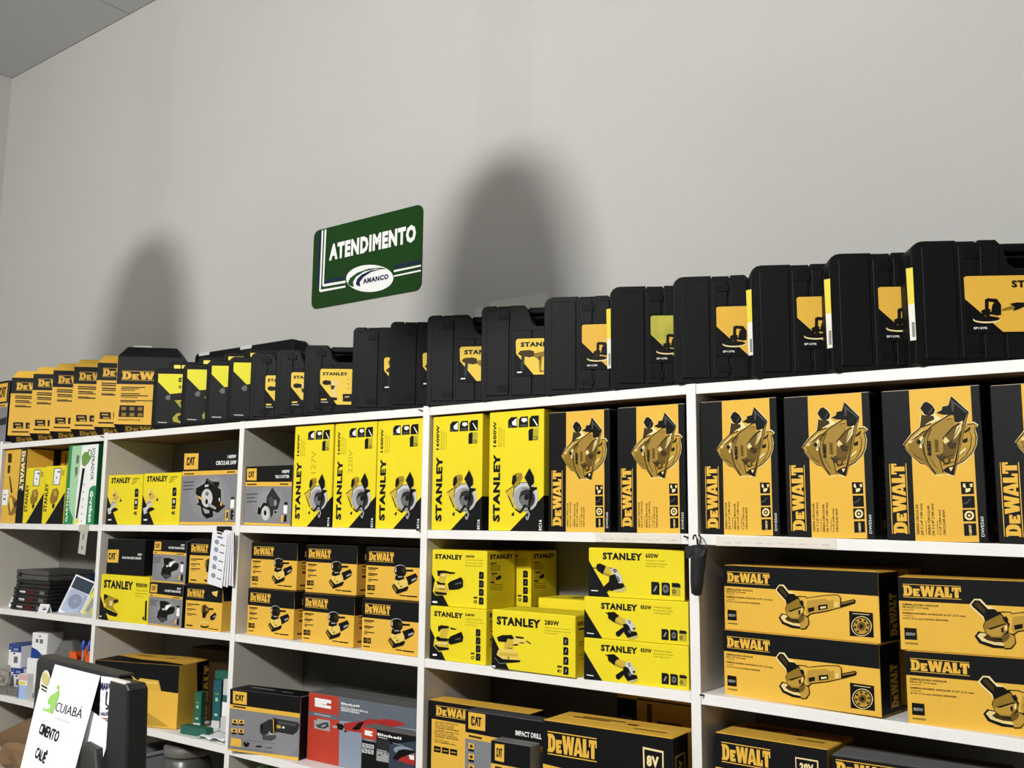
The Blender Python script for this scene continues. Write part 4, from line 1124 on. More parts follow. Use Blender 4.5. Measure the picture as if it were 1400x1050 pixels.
def art_meshes(name, W, H, face, D=0):
    """print of one carton face -> {part: mesh}; face in front / side / top, placed on a carton W wide and H high"""
    k = (name, round(W, 3), round(H, 3), face, round(D, 3))
    if k in ARTM: return ARTM[k]
    done, parts, clus = [], {}, []
    for e in ART[name]:
        pn, kind, colr = e[0], e[1], e[2]
        S = lambda p: (p[0]*W/1000, p[1]*H/1000)
        if kind == 'p':
            pts = [S(p) for p in e[3]]
            V, F = tess([pts])
        else:
            if kind == 't': base, A, B, Cc = text2d(e[3], e[7]), S(e[4]), S(e[5]), S(e[6])
            else: base, A, B, Cc = (cat2d if kind == 'c' else logo2d)(), S(e[3]), S(e[4]), S(e[5])
            d = Vector(B) - Vector(A); L = d.length; d.normalize()
            for ax in (Vector((1, 0)), Vector((0, 1)), Vector((0, -1))):
                if d.dot(ax) > .985 and name not in ('paper_cuiaba', 'sticker_marina'): d = ax
            n = Vector((-d.y, d.x)); hh = (Vector(Cc)-Vector(A)).dot(n)
            V = [tuple(Vector(A) + d*(u*L) + n*(v*hh)) for u, v in base[0]]; F = base[1]
        bb = (min(p[0] for p in V), min(p[1] for p in V), max(p[0] for p in V), max(p[1] for p in V))
        lev = 1 + max([l for (q, l) in done if not (q[2] <= bb[0] or q[0] >= bb[2] or q[3] <= bb[1] or q[1] >= bb[3])] or [0])
        done.append((bb, lev)); off = .0002 + .00016*lev
        key = pn
        if pn in ('icon', 'panel', 'logo', 'label', 'stripe', 'print', 'lettering'):
            hit = [c for c in clus if c[0] == pn and not (c[1][2] <= bb[0] or c[1][0] >= bb[2] or c[1][3] <= bb[1] or c[1][1] >= bb[3])]
            if hit:
                c = hit[-1]; c[1] = (min(c[1][0], bb[0]), min(c[1][1], bb[1]), max(c[1][2], bb[2]), max(c[1][3], bb[3]))
            else:
                c = [pn, bb, pn + '#%d' % len(clus)]; clus.append(c)
            key = c[2]
        P = parts.setdefault(key, [[], [], [], []])
        if colr not in P[2]: P[2].append(colr)
        n0 = len(P[0])
        for u, v in V:
            P[0].append((u, -off, v) if face == 'front' else (D+off, u, v) if face == 'side' else (u, v, D+off))
        for f in F:
            a, b, c2 = V[f[0]], V[f[1]], V[f[2]]
            ccw = (b[0]-a[0])*(c2[1]-a[1]) - (b[1]-a[1])*(c2[0]-a[0]) > 0
            P[1].append(tuple(i+n0 for i in (f if ccw else reversed(f)))); P[3].append(P[2].index(colr))
    ARTM[k] = {pn: mesh(pn.split('#')[0], P[0], P[1], [ink(c) for c in P[2]], P[3]) for pn, P in parts.items()}
    return ARTM[k]
def PNAME(n): n = n.split('#')[0]; return dict(panel='colour_panel', icon='icon_block').get(n, n)
def put_art(r, name, W, H, face='front', D=0):
    for pn, me in art_meshes(name, W, H, face, D).items(): part(PNAME(pn), me, r)
CART = {}
def carton(name, label, x, y, z, th, w, d, h, c, front=None, side=None, top=None, ctop=None, cside=None, cleft=None, group=None, cat='carton', rot=None):
    r = root(name, label, cat, (x, y, z), th, group, rot)
    k = (w, d, h, c, ctop, cside, cleft)
    if k not in CART:
        cols = [c, ctop or c, cside or c, cleft or c]
        # folded board: bottom, top, front, right, back, left
        me = box('carton_body', 0, 0, 0, w, d, h, [card(q) for q in cols], [0, 1, 0, 2, 0, 3], .0018)
        fl = boxes('flap', [(.002, .002, h-.0003, w-.002, d*.49, h+.0009), (.002, d*.51, h-.0003, w-.002, d-.002, h+.0009)], card(ctop or c))
        CART[k] = (me, fl)
    part('body', CART[k][0], r); part('flap', CART[k][1], r)
    if front: put_art(r, front, w, h)
    if side: put_art(r, side, d, h, 'side', w)
    if top: put_art(r, top, w, d, 'top', h+.001)
    return r
# ------------------------------------------------------------------ small extra prints (unit 1/1000 of the face)
def R4(x0, y0, x1, y1): return [(x0, y0), (x1, y0), (x1, y1), (x0, y1)]
ART['sc16_side'] = [('panel', 'p', 'bk', R4(0, 0, 1000, 290))]
ART['dwback'] = [('panel', 'p', 'brn2', R4(120, 500, 160, 960))] + [('lettering', 'p', 'brn2', R4(560+45*i, 520, 580+45*i, 960)) for i in range(3)] + \
    [('panel', 'p', 'bk', R4(720, 560, 1000, 980)), ('icon', 'p', 'tan2', R4(760, 640, 960, 900)), ('icon', 'p', 'bk', R4(780, 665, 940, 875)), ('icon', 'p', 'tan2', R4(840, 720, 890, 800))]
ART['catleft'] = [('panel', 'p', 'bk', R4(0, 650, 1000, 1000)), ('panel', 'p', 'dy', R4(0, 590, 1000, 645)), ('logo', 'p', 'dy', R4(700, 675, 960, 965)),
                  ('logo', 'c', 'bk', (735, 745), (925, 745), (735, 905)), ('lettering', 'p', 'brn', R4(780, 605, 930, 622)), ('picture', 'p', 'gr2', [(780, 400), (1000, 430), (1000, 320), (860, 300), (800, 340)])]
ART['dwbehind'] = [('panel', 'p', 'bk', R4(0, 450, 200, 900)), ('panel', 'p', 'bk', R4(800, 450, 1000, 900)), ('icon', 'p', 'gr4', R4(40, 640, 150, 760)), ('icon', 'p', 'bk', R4(52, 655, 138, 745)),
                   ('icon', 'p', 'gr4', R4(850, 640, 960, 760)), ('icon', 'p', 'bk', R4(862, 655, 948, 745)), ('lettering', 'p', 'brn2', R4(300, 500, 350, 880)), ('lettering', 'p', 'brn2', R4(400, 560, 640, 760)), ('panel', 'p', 'brn2', R4(200, 900, 800, 915))]
ART['sttop'] = [('logo', 't', 'bk', 'STANLEY', (900, 800), (300, 800), (900, 300), 2)]
ART['dwtop'] = [('lettering', 'p', 'brn2', R4(120, 560, 420, 640)), ('lettering', 'p', 'brn', R4(180, 680, 520, 740)), ('lettering', 'p', 'brn2', R4(560, 520, 640, 660)), ('lettering', 'p', 'tan2', R4(660, 300, 900, 380))]
ART['dwstrip'] = [('logo', 'd', 'tan2', (120, 180), (960, 180), (120, 860))]
ART['cattop'] = [('lettering', 'p', 'gr5', [(150, 550), (500, 480), (520, 540), (170, 640)]), ('lettering', 'p', 'gr5', [(620, 420), (780, 400), (790, 450), (630, 480)])]
ART['bigtop'] = [('panel', 'p', 'bk', [(0, 0), (1000, 0), (1000, 120), (700, 300), (450, 330), (0, 620)]), ('lettering', 'p', 'brn', [(560, 620), (680, 640), (660, 700), (600, 690)]), ('lettering', 'p', 'tan2', [(150, 760), (350, 720), (360, 800), (180, 840)])]
ART['barcode'] = [('print', 'p', 'gr6', R4(0, 0, 1000, 1000))] + [('print', 'p', 'dk', R4(120+int(i*55), 200, 120+int(i*55)+(14, 30, 20)[i % 3], 800)) for i in range(14)]
ART['dwtag'] = [('label', 'p', 'beige', R4(430, 880, 620, 985))] + [('label', 'p', 'brn', R4(445+12*i, 895, 451+12*i, 970)) for i in range(12)]
ART['bluebox'] = [('panel', 'p', 'blu', R4(0, 720, 1000, 1000)), ('icon', 'p', 'gr4', R4(300, 230, 700, 520)), ('lettering', 'p', 'dk', R4(180, 620, 420, 680)), ('lettering', 'p', 'slt2', R4(200, 780, 700, 900))]
ART['swoosh'] = [('panel', 'p', 'blu', [(0, 0), (850, 0), (700, 160), (400, 330), (0, 430)]), ('lettering', 'p', 'gr4', R4(250, 620, 420, 760)), ('lettering', 'p', 'gr4', R4(520, 600, 720, 760)), ('lettering', 'p', 'dk', R4(450, 850, 560, 900))]
ART['pinkcard'] = [('panel', 'p', 'lblu', R4(0, 0, 1000, 560)), ('panel', 'p', 'sy2', R4(0, 590, 800, 700)), ('panel', 'p', 'blu', R4(0, 0, 100, 560)), ('panel', 'p', 'pnk', R4(0, 760, 1000, 1000))]
ART['teal_print'] = [('lettering', 'p', 'grn3', R4(300, 250, 700, 300)), ('lettering', 'p', 'grn3', R4(350, 560, 650, 640)), ('lettering', 'p', 'grn2', R4(300, 700, 720, 740)), ('panel', 'p', 'gr6', R4(0, 0, 1000, 150))]
ART['price'] = [('print', 'p', 'gr4', R4(430, 300, 800, 560)), ('print', 'p', 'gr5', R4(200, 650, 800, 720))]
ART['kit'] = [('lettering', 'p', 'wht', R4(180, 420, 360, 560)), ('lettering', 'p', 'gr6', R4(220, 280, 360, 360)), ('panel', 'p', 'mar', R4(400, 150, 620, 820)), ('icon', 'p', 'gr4', R4(760, 250, 900, 700))]
ART['pricelist'] = [('print', 'p', 'gr4', [(500+90*math.cos(i*math.pi/6), 0)[0:1] + (0,) for i in range(3)])] if 0 else []
ART['pricelist'] = [('print', 'p', 'slt2', [(360+150*math.cos(a*math.pi/6), cy+48*math.sin(a*math.pi/6)) for a in range(12)]) for cy in (180, 340, 500, 660, 800)] + \
    [('print', 'p', 'gr4', R4(600, cy-10, 900, cy+12)) for cy in (150, 310, 470, 630, 770)] + [('print', 'p', 'slt', R4(350, 885, 720, 915)), ('print', 'p', 'dk', R4(300, 955, 640, 985))]
ART['tapetag'] = [('print', 'p', 'gr4', R4(420, 620, 560, 900)), ('print', 'p', 'gr4', R4(400, 200, 600, 340))]
ART['blister_card'] = [('panel', 'p', 'lblu', R4(80, 60, 920, 640)), ('picture', 'p', 'blu', [(500+300*math.cos(a*math.pi/8), 380+190*math.sin(a*math.pi/8)) for a in range(16)]), ('panel', 'p', 'slt3', R4(60, 660, 940, 960)), ('picture', 'p', 'slt2', R4(420, 360, 560, 400))]
ART['knife_card'] = [('picture', 'p', 'dk', [(250, 120), (600, 100), (760, 500), (640, 860), (420, 880), (300, 500)]), ('picture', 'p', 'gr4', [(420, 300), (560, 300), (600, 620), (480, 640)])]
ART['oval'] = [('print', 'p', 'olv3', [(500+380*math.cos(a*math.pi/8), 720+200*math.sin(a*math.pi/8)) for a in range(16)])] + [('print', 'p', 'dk', R4(180+40*(i % 2), 420-120*i, 760+30*(i % 2), 480-120*i)) for i in range(3)]
ART['scribble'] = [('print', 'p', 'gr6', R4(80+90*i, 300+40*(i % 3), 140+90*i, 420+60*(i % 2))) for i in range(10)]

# ------------------------------------------------------------------ room
WX0, WX1, WY0, WY1, WZ = -5.43, 3.2, -7.6, .312, 3.965
SHOPW = mat('shop_wall_grey', '8f8d88', .85, .05, 3)
WALLM = mat('wall_paint', 'b7b6b2', .85, .035, 2.2, .25, 260, spec=.2)
struct('wall_back', box('wall_back', WX0-.15, WY1, 0, WX1+.15, WY1+.15, WZ, WALLM))
struct('wall_left', box('wall_left', WX0-.15, WY0, 0, WX0, WY1, WZ, WALLM))
struct('wall_right', box('wall_right', WX1, WY0, 0, WX1+.15, WY1, WZ, SHOPW))
struct('wall_front', box('wall_front', WX0-.15, WY0-.15, 0, WX1+.15, WY0, WZ, SHOPW))
struct('floor', box('floor', WX0-.15, WY0-.15, -.1, WX1+.15, WY1+.15, 0, mat('floor_tile', '98938a', .35, .08, 6)))
wb = bpy.data.objects['wall_back']
for x0, z0, x1, z1 in ((-1.93, 2.16, -1.70, 2.215), (-1.99, 2.12, -1.93, 2.20), (-3.02, 2.10, -2.88, 2.17)):
    struct('paint_patch', box('paint_patch', x0, WY1-.0012, z0, x1, WY1+.0005, z1, mat('patch_paint', 'c6c5bf', .8, .05, 8)), wb)
ceil = struct('ceiling', box('ceiling', WX0-.15, WY0-.15, WZ+.012, WX1+.15, WY1+.15, WZ+.1, mat('ceiling_void', '55544f', .9)))
CP = mat('ceiling_panel_white', 'd2d4d6', .6, .03, 3)
pw, pl = 1.2, .61
xi = WX0
while xi < WX1:
    yi = WY1
    while yi > WY0:
        x1, y1 = min(xi+pw, WX1), max(yi-pl, WY0)
        struct('panel', box('panel', xi+.003, y1+.003, WZ, x1-.003, yi-.003, WZ+.012, CP), ceil)
        yi -= pl
    xi += pw

# ------------------------------------------------------------------ shelving unit
XB = [-5.415, -4.53, -3.652, -2.78, -1.917, -1.058, -.195]
ZT = {0: [(1.83, 1.832), (1.832, 1.836), (1.838, 1.842), (1.842, 1.839), (1.839, 1.843), (1.842, 1.836)],
      1: [(1.474, 1.474), (1.474, 1.476), (1.477, 1.484), (1.485, 1.482), (1.482, 1.485), (1.485, 1.475)],
      2: [(1.10, 1.104), (1.104, 1.112), (1.110, 1.122), (1.122, 1.120), (1.121, 1.122), (1.122, 1.110)],
      3: [(.74, .742), (.742, .75), (.75, .755), (.755, .752), (.752, .755), (.755, .748)],
      4: [(.39, .39)]*6, 5: [(.06, .06)]*6}
sh = root('shelving_unit', 'long white painted wooden shelving unit with open bays along the wall', 'shelf')
HP = .0125
for i, x in enumerate(XB):
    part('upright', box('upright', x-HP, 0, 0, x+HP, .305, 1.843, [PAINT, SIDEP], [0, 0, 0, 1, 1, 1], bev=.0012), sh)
for row, L in ZT.items():
    for bay, (a, b) in enumerate(L):
        x0, x1 = XB[bay]+HP+.0006, XB[bay+1]-HP-.0006
        v, f = box_vf(x0, .0008, 0, x1, .304, 0)
        t = .0245
        v = [(p[0], p[1], (a if p[0] == x0 else b) - (t if i < 4 else 0)) for i, p in enumerate(v)]
        part('shelf_board', bevel(mesh('shelf_board', v, f, [PAINT, MDF], [1, 0, 0, 0, 0, 0]), .001), sh)
BK = mat('back_panel_grey', '7d7b75', .8, .06, 5)
for bay in range(6):
    part('back_panel', box('back_panel', XB[bay]+.004, .3052, .02, XB[bay+1]-.004, .3100, 1.81, BK), sh)
for x, z in ((-1.935, 1.829), (-1.932, 1.478), (-3.67, 1.826), (-1.075, 1.476), (-1.04, 1.118)):
    part('nail', tube('nail', [(x, -.014, z+.003), (x+.003, .004, z)], .0022, STEEL, 6), sh)
for x0, x1, z, bay in ((-1.33, -1.09, 1.461, 4), (-1.0, -.72, 1.459, 5)):
    o = part('tape_strip', box('tape_strip', 0, 0, 0, x1-x0, .0006, .022, mat('masking_tape', 'e2dbcd', .7)), sh, (x0, -.0008, z), label='strip of paper tape stuck along the shelf edge')
    for pn, me in art_meshes('scribble', x1-x0, .02, 'front').items(): part('pencil_mark', me, o)

def zt(row, x):
    for b in range(6):
        if XB[b] <= x <= XB[b+1]:
            a, c = ZT[row][b]; return a + (c-a)*(x-XB[b])/(XB[b+1]-XB[b]) + .0004
    return ZT[row][0][0]

# ------------------------------------------------------------------ row 1: tall cartons
def C1(name, label, row, x, y, th, w, d, h, c, **k):
    return carton(name, label, x, y, zt(row, x+w/2)+k.pop('dz', 0), th, w, d, h, c, **k)
g = 'circular saw cartons with white saw blade'
for x, lab, hand in ((-2.513, 'yellow circular saw carton with 127V pencilled on it', 'hand127'), (-2.318, 'yellow circular saw carton with 220V pencilled on it', 'hand220'),
                     (-2.127, 'unmarked yellow circular saw carton at the right end beside 220V one', None),
                     (-1.899, 'yellow circular saw carton standing right of the nail headed upright', None), (-1.687, 'yellow circular saw carton beside the leftmost black and amber saw carton', None)):
    r = C1('saw_carton', lab, 1, x, .012, 0, .187, .23, .327, 'sy', front='sc16', side='sc16_side', group=g)
    if hand: put_art(r, hand, .187, .327)
g = 'black and amber circular saw cartons'
for x, y, w, lab, tag in ((-1.484, .012, .19, 'black and amber saw carton, leftmost of its kind, beside plain yellow cartons', 0), (-1.273, .014, .19, 'black and amber saw carton just left of the upright with umbrella', 0),
                      (-1.040, .012, .191, 'black and amber saw carton just right of the upright with umbrella', 0), (-.833, .012, .193, 'black and amber saw carton, second along from the upright with umbrella', 0),
                      (-.614, .006, .194, 'largest looking black and amber saw carton, fully in view near right edge', 0), (-.403, .012, .192, 'black and amber saw carton cut by right edge, with barcode sticker', 1)):
    r = C1('saw_carton', lab, 1, x, y, 0, w, .23, .313, 'bk', front='dwe560', side='dwe560_side', ctop='beige', group=g)
    if tag: put_art(r, 'dwtag', w, .313)
C1('tile_cutter_carton', 'grey and black tile cutter carton beside the 127V saw carton', 1, -2.765, .014, 0, .244, .2, .2, 'cgr', front='cattile', ctop='bk', cside='bk')
C1('saw_carton', 'grey and black circular saw carton with square amber logo', 1, -3.136, .012, 0, .333, .22, .262, 'cgr', front='catsaw', ctop='bk', cside='bk')
g = 'small yellow tile saw cartons'
C1('tile_saw_carton', 'small yellow tile saw carton at left of its pair, against the upright', 1, -3.632, .012, 0, .243, .14, .193, 'sy', front='s1200', group=g)
C1('tile_saw_carton', 'small yellow tile saw carton next to the grey circular saw carton', 1, -3.383, .012, 0, .243, .14, .193, 'sy', front='s1200', group=g)
C1('blower_carton', 'green and white leaf blower carton', 1, -3.957, .014, 0, .232, .2, .326, 'grn', front='green', cside='dgreen')
C1('tool_carton', 'tall amber carton with black band and downward lettering at far left', 1, -4.505, .012, 0, .2, .12, .328, 'dy', front='dwtall')
g = 'narrow yellow cartons with price stickers'
C1('tool_carton', 'narrow yellow carton with white sticker beside the tall amber carton', 1, -4.301, .012, 0, .164, .1, .241, 'sy', front='stsmall', group=g)
C1('tool_carton', 'narrow yellow carton with white sticker beside the green blower carton', 1, -4.134, .012, 0, .172, .1, .244, 'sy', front='stsmall', group=g)
C1('tool_carton', 'shaded amber carton standing behind the two narrow yellow cartons', 1, -4.297, .16, 0, .33, .13, .326, 'dy', front='dwback')

# ------------------------------------------------------------------ row 2
z2 = zt(2, -3.45)
C1('belt_sander_carton', 'wide yellow belt sander carton marked 900W', 2, -3.622, .004, 0, .330, .18, .172, 'sy', front='s900')
carton('sander_carton', 'dented black carton lying on the 900W belt sander carton', -3.607, .012, z2+.174, 4, .236, .17, .135, 'bk', front='catblk', ctop='gr3')
g = 'grey palm sander cartons'
for z, y, lab in ((0, .0, 'grey palm sander carton, lower one of two'), (.1545, .006, 'grey palm sander carton, upper one of two')):
    C1('sander_carton', lab, 2, -3.282, y, 0, .208, .13, .153, 'cgr', front='catsand', ctop='bk', cside='bk', group=g, dz=z)
g = 'amber round sander cartons'
for z, y, lab in ((0, .006, 'amber round sander carton, lower one of two, beside grey sander cartons'), (.1575, .012, 'amber round sander carton, upper one of two, behind hanging price lists')):
    r = C1('sander_carton', lab, 2, -3.062, y, 0, .21, .14, .156, 'dy', front='dworb', side='dworb_side', ctop='bk', group=g, dz=z)
    if z == 0:
        part('peeled_sticker', mesh('peeled_sticker', [(.15, -.0016, .133), (.186, -.0016, .139), (.184, -.004, .118), (.158, -.0016, .124)], [(0, 1, 2, 3)], card('ltan2')), r)
g = 'amber palm sander cartons'
for x, y, z, lab in ((-2.740, .028, 0, 'amber palm sander carton, bottom left of six'), (-2.454, .022, 0, 'amber palm sander carton, bottom middle of six'), (-2.170, .010, 0, 'amber palm sander carton, bottom right of six'),
                     (-2.753, .044, .1535, 'amber palm sander carton, top left of six'), (-2.467, .040, .1535, 'amber palm sander carton, top middle of six'), (-2.184, .034, .1535, 'amber palm sander carton, top right of six')):
    C1('sander_carton', lab, 2, x, y, 0, .237, .14, .152, 'dy', front='dwsand', side='dwsand_side', ctop='bk', group=g, dz=z)
zb = zt(2, -1.7)
carton('sander_carton', 'yellow sander carton marked 240W under the 300W one', -1.892, .008, zb, 0, .205, .13, .1455, 'sy', front='s240', side='s300_side')
carton('sander_carton', 'yellow sander carton marked 300W at the front, on the 240W one', -1.902, .022, zb+.147, 0, .204, .128, .157, 'sy', front='s300', side='s300_side')
carton('sander_carton', 'yellow sander carton hidden below the rear 300W carton', -1.858, .160, zb, 0, .205, .13, .1455, 'sy', front='s240', side='s300_side')
carton('sander_carton', 'yellow 300W sander carton standing in the shade at the back', -1.852, .160, zb+.147, 0, .204, .128, .157, 'sy', front='s300', side='s300_side')
carton('sander_carton', 'yellow sheet sander carton marked 280W', -1.654, -.008, zb, 0, .268, .13, .152, 'sy', front='s280', side='s280_side')
carton('sander_carton', 'yellow carton lying behind the 280W one, lettering upside down on top', -1.615, .150, zb, 0, .225, .13, .176, 'sy', top='sttop')
g = 'yellow angle grinder cartons'
carton('grinder_carton', 'long yellow grinder carton marked 850W, bottom of its stack', -1.364, -.002, zb, 3.5, .282, .11, .1, 'sy', front='s850', group=g)
carton('grinder_carton', 'long yellow grinder carton marked 850W, middle of its stack', -1.366, .002, zb+.1015, 4, .282, .11, .1, 'sy', front='s850', group=g)
carton('grinder_carton', 'yellow grinder carton marked 600W on top of the 850W stack', -1.356, .008, zb+.203, 6, .257, .11, .12, 'sy', front='s600', cside='brn2', group=g)
g = 'amber angle grinder cartons'
zg = zt(2, -.85); zh = zt(2, -.4)
K = dict(front='dwgrind', side='dwgrind_side', ctop='dy', cside='bk', cleft='bk', group=g)
carton('grinder_carton', 'amber grinder carton, lower one left of the gap', -1.003, .036, zg, -6, .367, .105, .146, 'dy', **K)
carton('grinder_carton', 'amber grinder carton, upper one left of the gap', -1.001, .040, zg+.1475, -6.5, .369, .105, .146, 'dy', **K)
carton('grinder_carton', 'amber grinder carton, lower one right of the gap', -.588, .004, zh-.002, 7, .367, .105, .146, 'dy', **K)
carton('grinder_carton', 'amber grinder carton, upper one right of the gap', -.596, .004, zh+.1455, 7, .367, .105, .146, 'dy', **K)
K = dict(ctop='dy', cside='dy', group='rear grinder cartons')
carton('grinder_carton', 'shaded amber grinder carton behind the lower left one', -.985, .165, zg, 0, .367, .105, .146, 'dy', **K)
carton('grinder_carton', 'shaded amber grinder carton behind the upper left one', -.985, .165, zg+.1475, 0, .367, .105, .146, 'dy', **K)

# ------------------------------------------------------------------ row 3
z3 = .7545
carton('grinder_carton', 'grey and black angle grinder carton overhanging the shelf edge', -2.745, -.024, z3, 10, .296, .09, .194, 'cgr', front='catgrind', top='cattop', ctop='bk', cside='bk', cleft='bk')
carton('rotary_tool_carton', 'large red and slate blue rotary tool carton', -2.452, .060, z3, 1.5, .513, .12, .205, 'slt', front='einbig', ctop='gr4')
carton('tool_carton', 'small red and black tool carton before the slate blue one', -2.149, .002, z3, 1, .212, .054, .148, 'bk', front='einsmall', ctop='gr4')
carton('drill_carton', 'amber hammer drill carton at the back left of the lower bay', -1.9, .015, z3, 3, .345, .07, .252, 'bk', front='dwhamm', ctop='dy')
carton('drill_carton', 'grey and black impact drill carton before the amber drill carton', -1.715, -.042, z3, 3, .25, .05, .254, 'cgr', front='catimp', ctop='gr3', cleft='gr5')
carton('tool_carton', 'small grey and black carton in front of the impact drill carton', -1.583, -.096, z3, 3, .118, .046, .205, 'cgr', front='catsmall', ctop='gr4', cleft='bk')
carton('screwdriver_carton', 'amber and black carton marked 8V', -1.452, -.055, z3, 3, .352, .13, .265, 'dy', front='dw8v', side='dw8v_side', top='dwtop')
carton('tool_carton', 'shaded amber carton with black ends behind the 8V carton', -1.39, .2, z3, 0, .3, .09, .325, 'dy', front='dwbehind', ctop='dy')
carton('drill_carton', 'amber and black drill carton marked 20V', -1.022, .02, z3, -1, .262, .16, .281, 'dy', front='dw20v', top='dwtop', cleft='bk')
carton('drill_carton', 'black and amber carton with scuffed top beside the 20V carton', -.752, .012, z3-.003, 2, .33, .14, .276, 'bk', front='dwlow', ctop='gr4')
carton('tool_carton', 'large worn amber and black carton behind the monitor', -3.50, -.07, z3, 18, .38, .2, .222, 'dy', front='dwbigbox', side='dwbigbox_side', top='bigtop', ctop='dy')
carton('tool_carton', 'dark flat carton at the back behind the worn amber carton', -3.30, .21, z3, 0, .3, .09, .26, 'brown', ctop='brown')

# green and white lamp boxes
def small(name, label, x, y, z, th, w, d, h, c, rot=None, group=None, **k):
    return carton(name, label, x, y, z, th, w, d, h, c, cat='carton', rot=rot, group=group, **k)
g = 'green and white small cartons'
small('lamp_carton', 'slim green carton standing upright with white foot', -3.115, .10, z3, 20, .03, .03, .125, 'teal', front='teal_print', group=g)
small('lamp_carton', 'slim green carton lying on its side at the shelf front', -3.075, .02, z3, 6, .13, .035, .028, 'teal', group=g)
small('lamp_carton', 'blue green carton standing behind the slim green one', -3.075, .15, z3, 15, .036, .04, .165, 'teal2', front='teal_print', group=g)
small('lamp_carton', 'blue green carton second in the standing row', -3.03, .16, z3, 15, .036, .04, .165, 'teal2', front='teal_print', group=g)
small('lamp_carton', 'teal carton lying across the standing cartons', -3.09, .165, z3+.1665, 12, .08, .04, .03, 'teal', group=g)
small('lamp_carton', 'teal carton lying beside the upright near the top of pile', -3.0, .19, z3+.1665, 10, .06, .04, .034, 'teal', group=g)
small('lamp_carton', 'white carton on top of the teal cartons', -3.035, .19, z3+.202, 10, .06, .06, .05, 'gr5', group=g)
for i, (x, y, z, w, h, c, lab) in enumerate(((-2.97, .11, 0, .06, .055, 'gr6', 'white carton, lowest of the white pile beside the upright'), (-2.972, .115, .0565, .055, .05, 'wht', 'white carton, second of the white pile beside the upright'),
                                      (-2.965, .112, .108, .055, .02, 'teal', 'thin teal carton between white cartons beside the upright'), (-2.97, .115, .1295, .058, .055, 'gr6', 'white carton, third of the white pile beside the upright'))):
    small('lamp_carton', lab, x, y, z3+z, 10, w, .05, h, c, group=g)
V = []
for j in range(6):
    for i in range(7):
        V.append((-2.96+.15*i/6-.02*j/5, .005+.09*j/5, z3+.003+.012*math.sin(i*1.1+j*.7)**2 + .008*(i/6)))
o = lk(bpy.data.objects.new('paper_sheet', mesh('paper_sheet', V, [(j*7+i, j*7+i+1, j*7+i+8, j*7+i+7) for j in range(5) for i in range(6)], mat('white_paper', 'e9e9ef', .8), smooth=True)))
o['label'] = 'crumpled white paper sheet lying beside the green cartons'; o['category'] = 'paper'
sm = o.modifiers.new('thick', 'SOLIDIFY'); sm.thickness = .0008

# ------------------------------------------------------------------ top row: hard plastic cases
def outline(w, h, r, notch, lat):
    p = []
    def arc(cx, cz, a0, rr):
        for i in range(5):
            a = math.radians(a0+22.5*i); p.append((cx+rr*math.cos(a), cz+rr*math.sin(a)))
    arc(w-r*.6, r*.6, -90, r*.6); arc(w-r, h-r, 0, r)
    if lat: p.extend([((1-lat[0])*w, h), ((1-lat[0])*w, h-.006), ((1-lat[1])*w, h-.006), ((1-lat[1])*w, h)])
    if notch:
        a, b, dp = notch
        p.extend([(b*w+.012, h), (b*w, h-.012), (b*w-.012, h-dp+.01), (b*w-.025, h-dp), (a*w+.025, h-dp), (a*w+.012, h-dp+.01), (a*w, h-.012), (a*w-.012, h)])
    if lat: p.extend([(lat[1]*w, h), (lat[1]*w, h-.006), (lat[0]*w, h-.006), (lat[0]*w, h)])
    arc(r, h-r, 90, r); arc(r*.6, r*.6, 180, r*.6)
    return p
CASE = {}
def case_parts(kind):
    if kind in CASE: return CASE[kind]
    L = []
    if kind == 'polisher': w, h, t, notch, lat, ribs = .46, .268, .083, (.40, .64, .062), (.2, .3), ((.045, .19), (.205, .285), (.30, .385), (.395, .60), (.61, .70), (.715, .80), (.815, .955))
    elif kind == 'hammer': w, h, t, notch, lat, ribs = .38, .272, .086, (.355, .68, .06), (.11, .21), ((.04, .215), (.23, .385), (.395, .61), (.62, .77), (.785, .96))
    elif kind == 'drill': w, h, t, notch, lat, ribs = .29, .238, .075, (.30, .72, .055), None, ((.05, .205), (.22, .34), (.36, .64), (.66, .78), (.795, .95))
    ol = outline(w, h, .026 if kind == 'polisher' else .016, notch, lat)
    L.append(('front_shell', prism('front_shell', ol, 0, t*.5-.0012, PLASTIC, .009 if kind == 'polisher' else .006, 3)))
    L.append(('back_shell', prism('back_shell', ol, t*.5+.0012, t, PLASTIC, .009 if kind == 'polisher' else .006, 3)))
    inn = [(w/2+(x-w/2)*.97, h/2+(z-h/2)*.965) for x, z in ol]
    L.append(('seam', prism('seam', inn, t*.5-.0014, t*.5+.0014, PLASTIC2)))
    for a, b in ribs:
        top = h*.95 if (b < notch[0]-.005 or a > notch[1]+.005) else h-notch[2]-.012
        L.append(('rib', box('rib', a*w, -.0028, h*.055, b*w, .002, top, PLASTIC, bev=.0022)))
    for bx in ((.215, .70) if kind == 'polisher' else (.12, .80)):
        for fz in (.845, .10):
            L.append(('bumper', box('bumper', bx*w+.004, -.0042, fz*h, bx*w+.036, -.0024, fz*h+.017, PLASTIC2, bev=.0008)))
    L.append(('handle', box('handle', notch[0]*w-.004, t*.28, h-.022, notch[1]*w+.004, t*.72, h-.002, PLASTIC2, bev=.005)))
    if lat:
        for a, b in (lat, (1-lat[1], 1-lat[0])):
            L.append(('latch', box('latch', a*w+.002, t*.2, h-.012, b*w-.002, t*.8, h+.002, PLASTIC2, bev=.0012)))
    CASE[kind] = (L, w, h, t)
    return CASE[kind]
LABS = dict(polisher=('lab_polish', .103, .070, .215, .119), hammer=('lab_hammer', .100, .072, .145, .103), drill=('lab_drill', .055, .040, .146, .118))
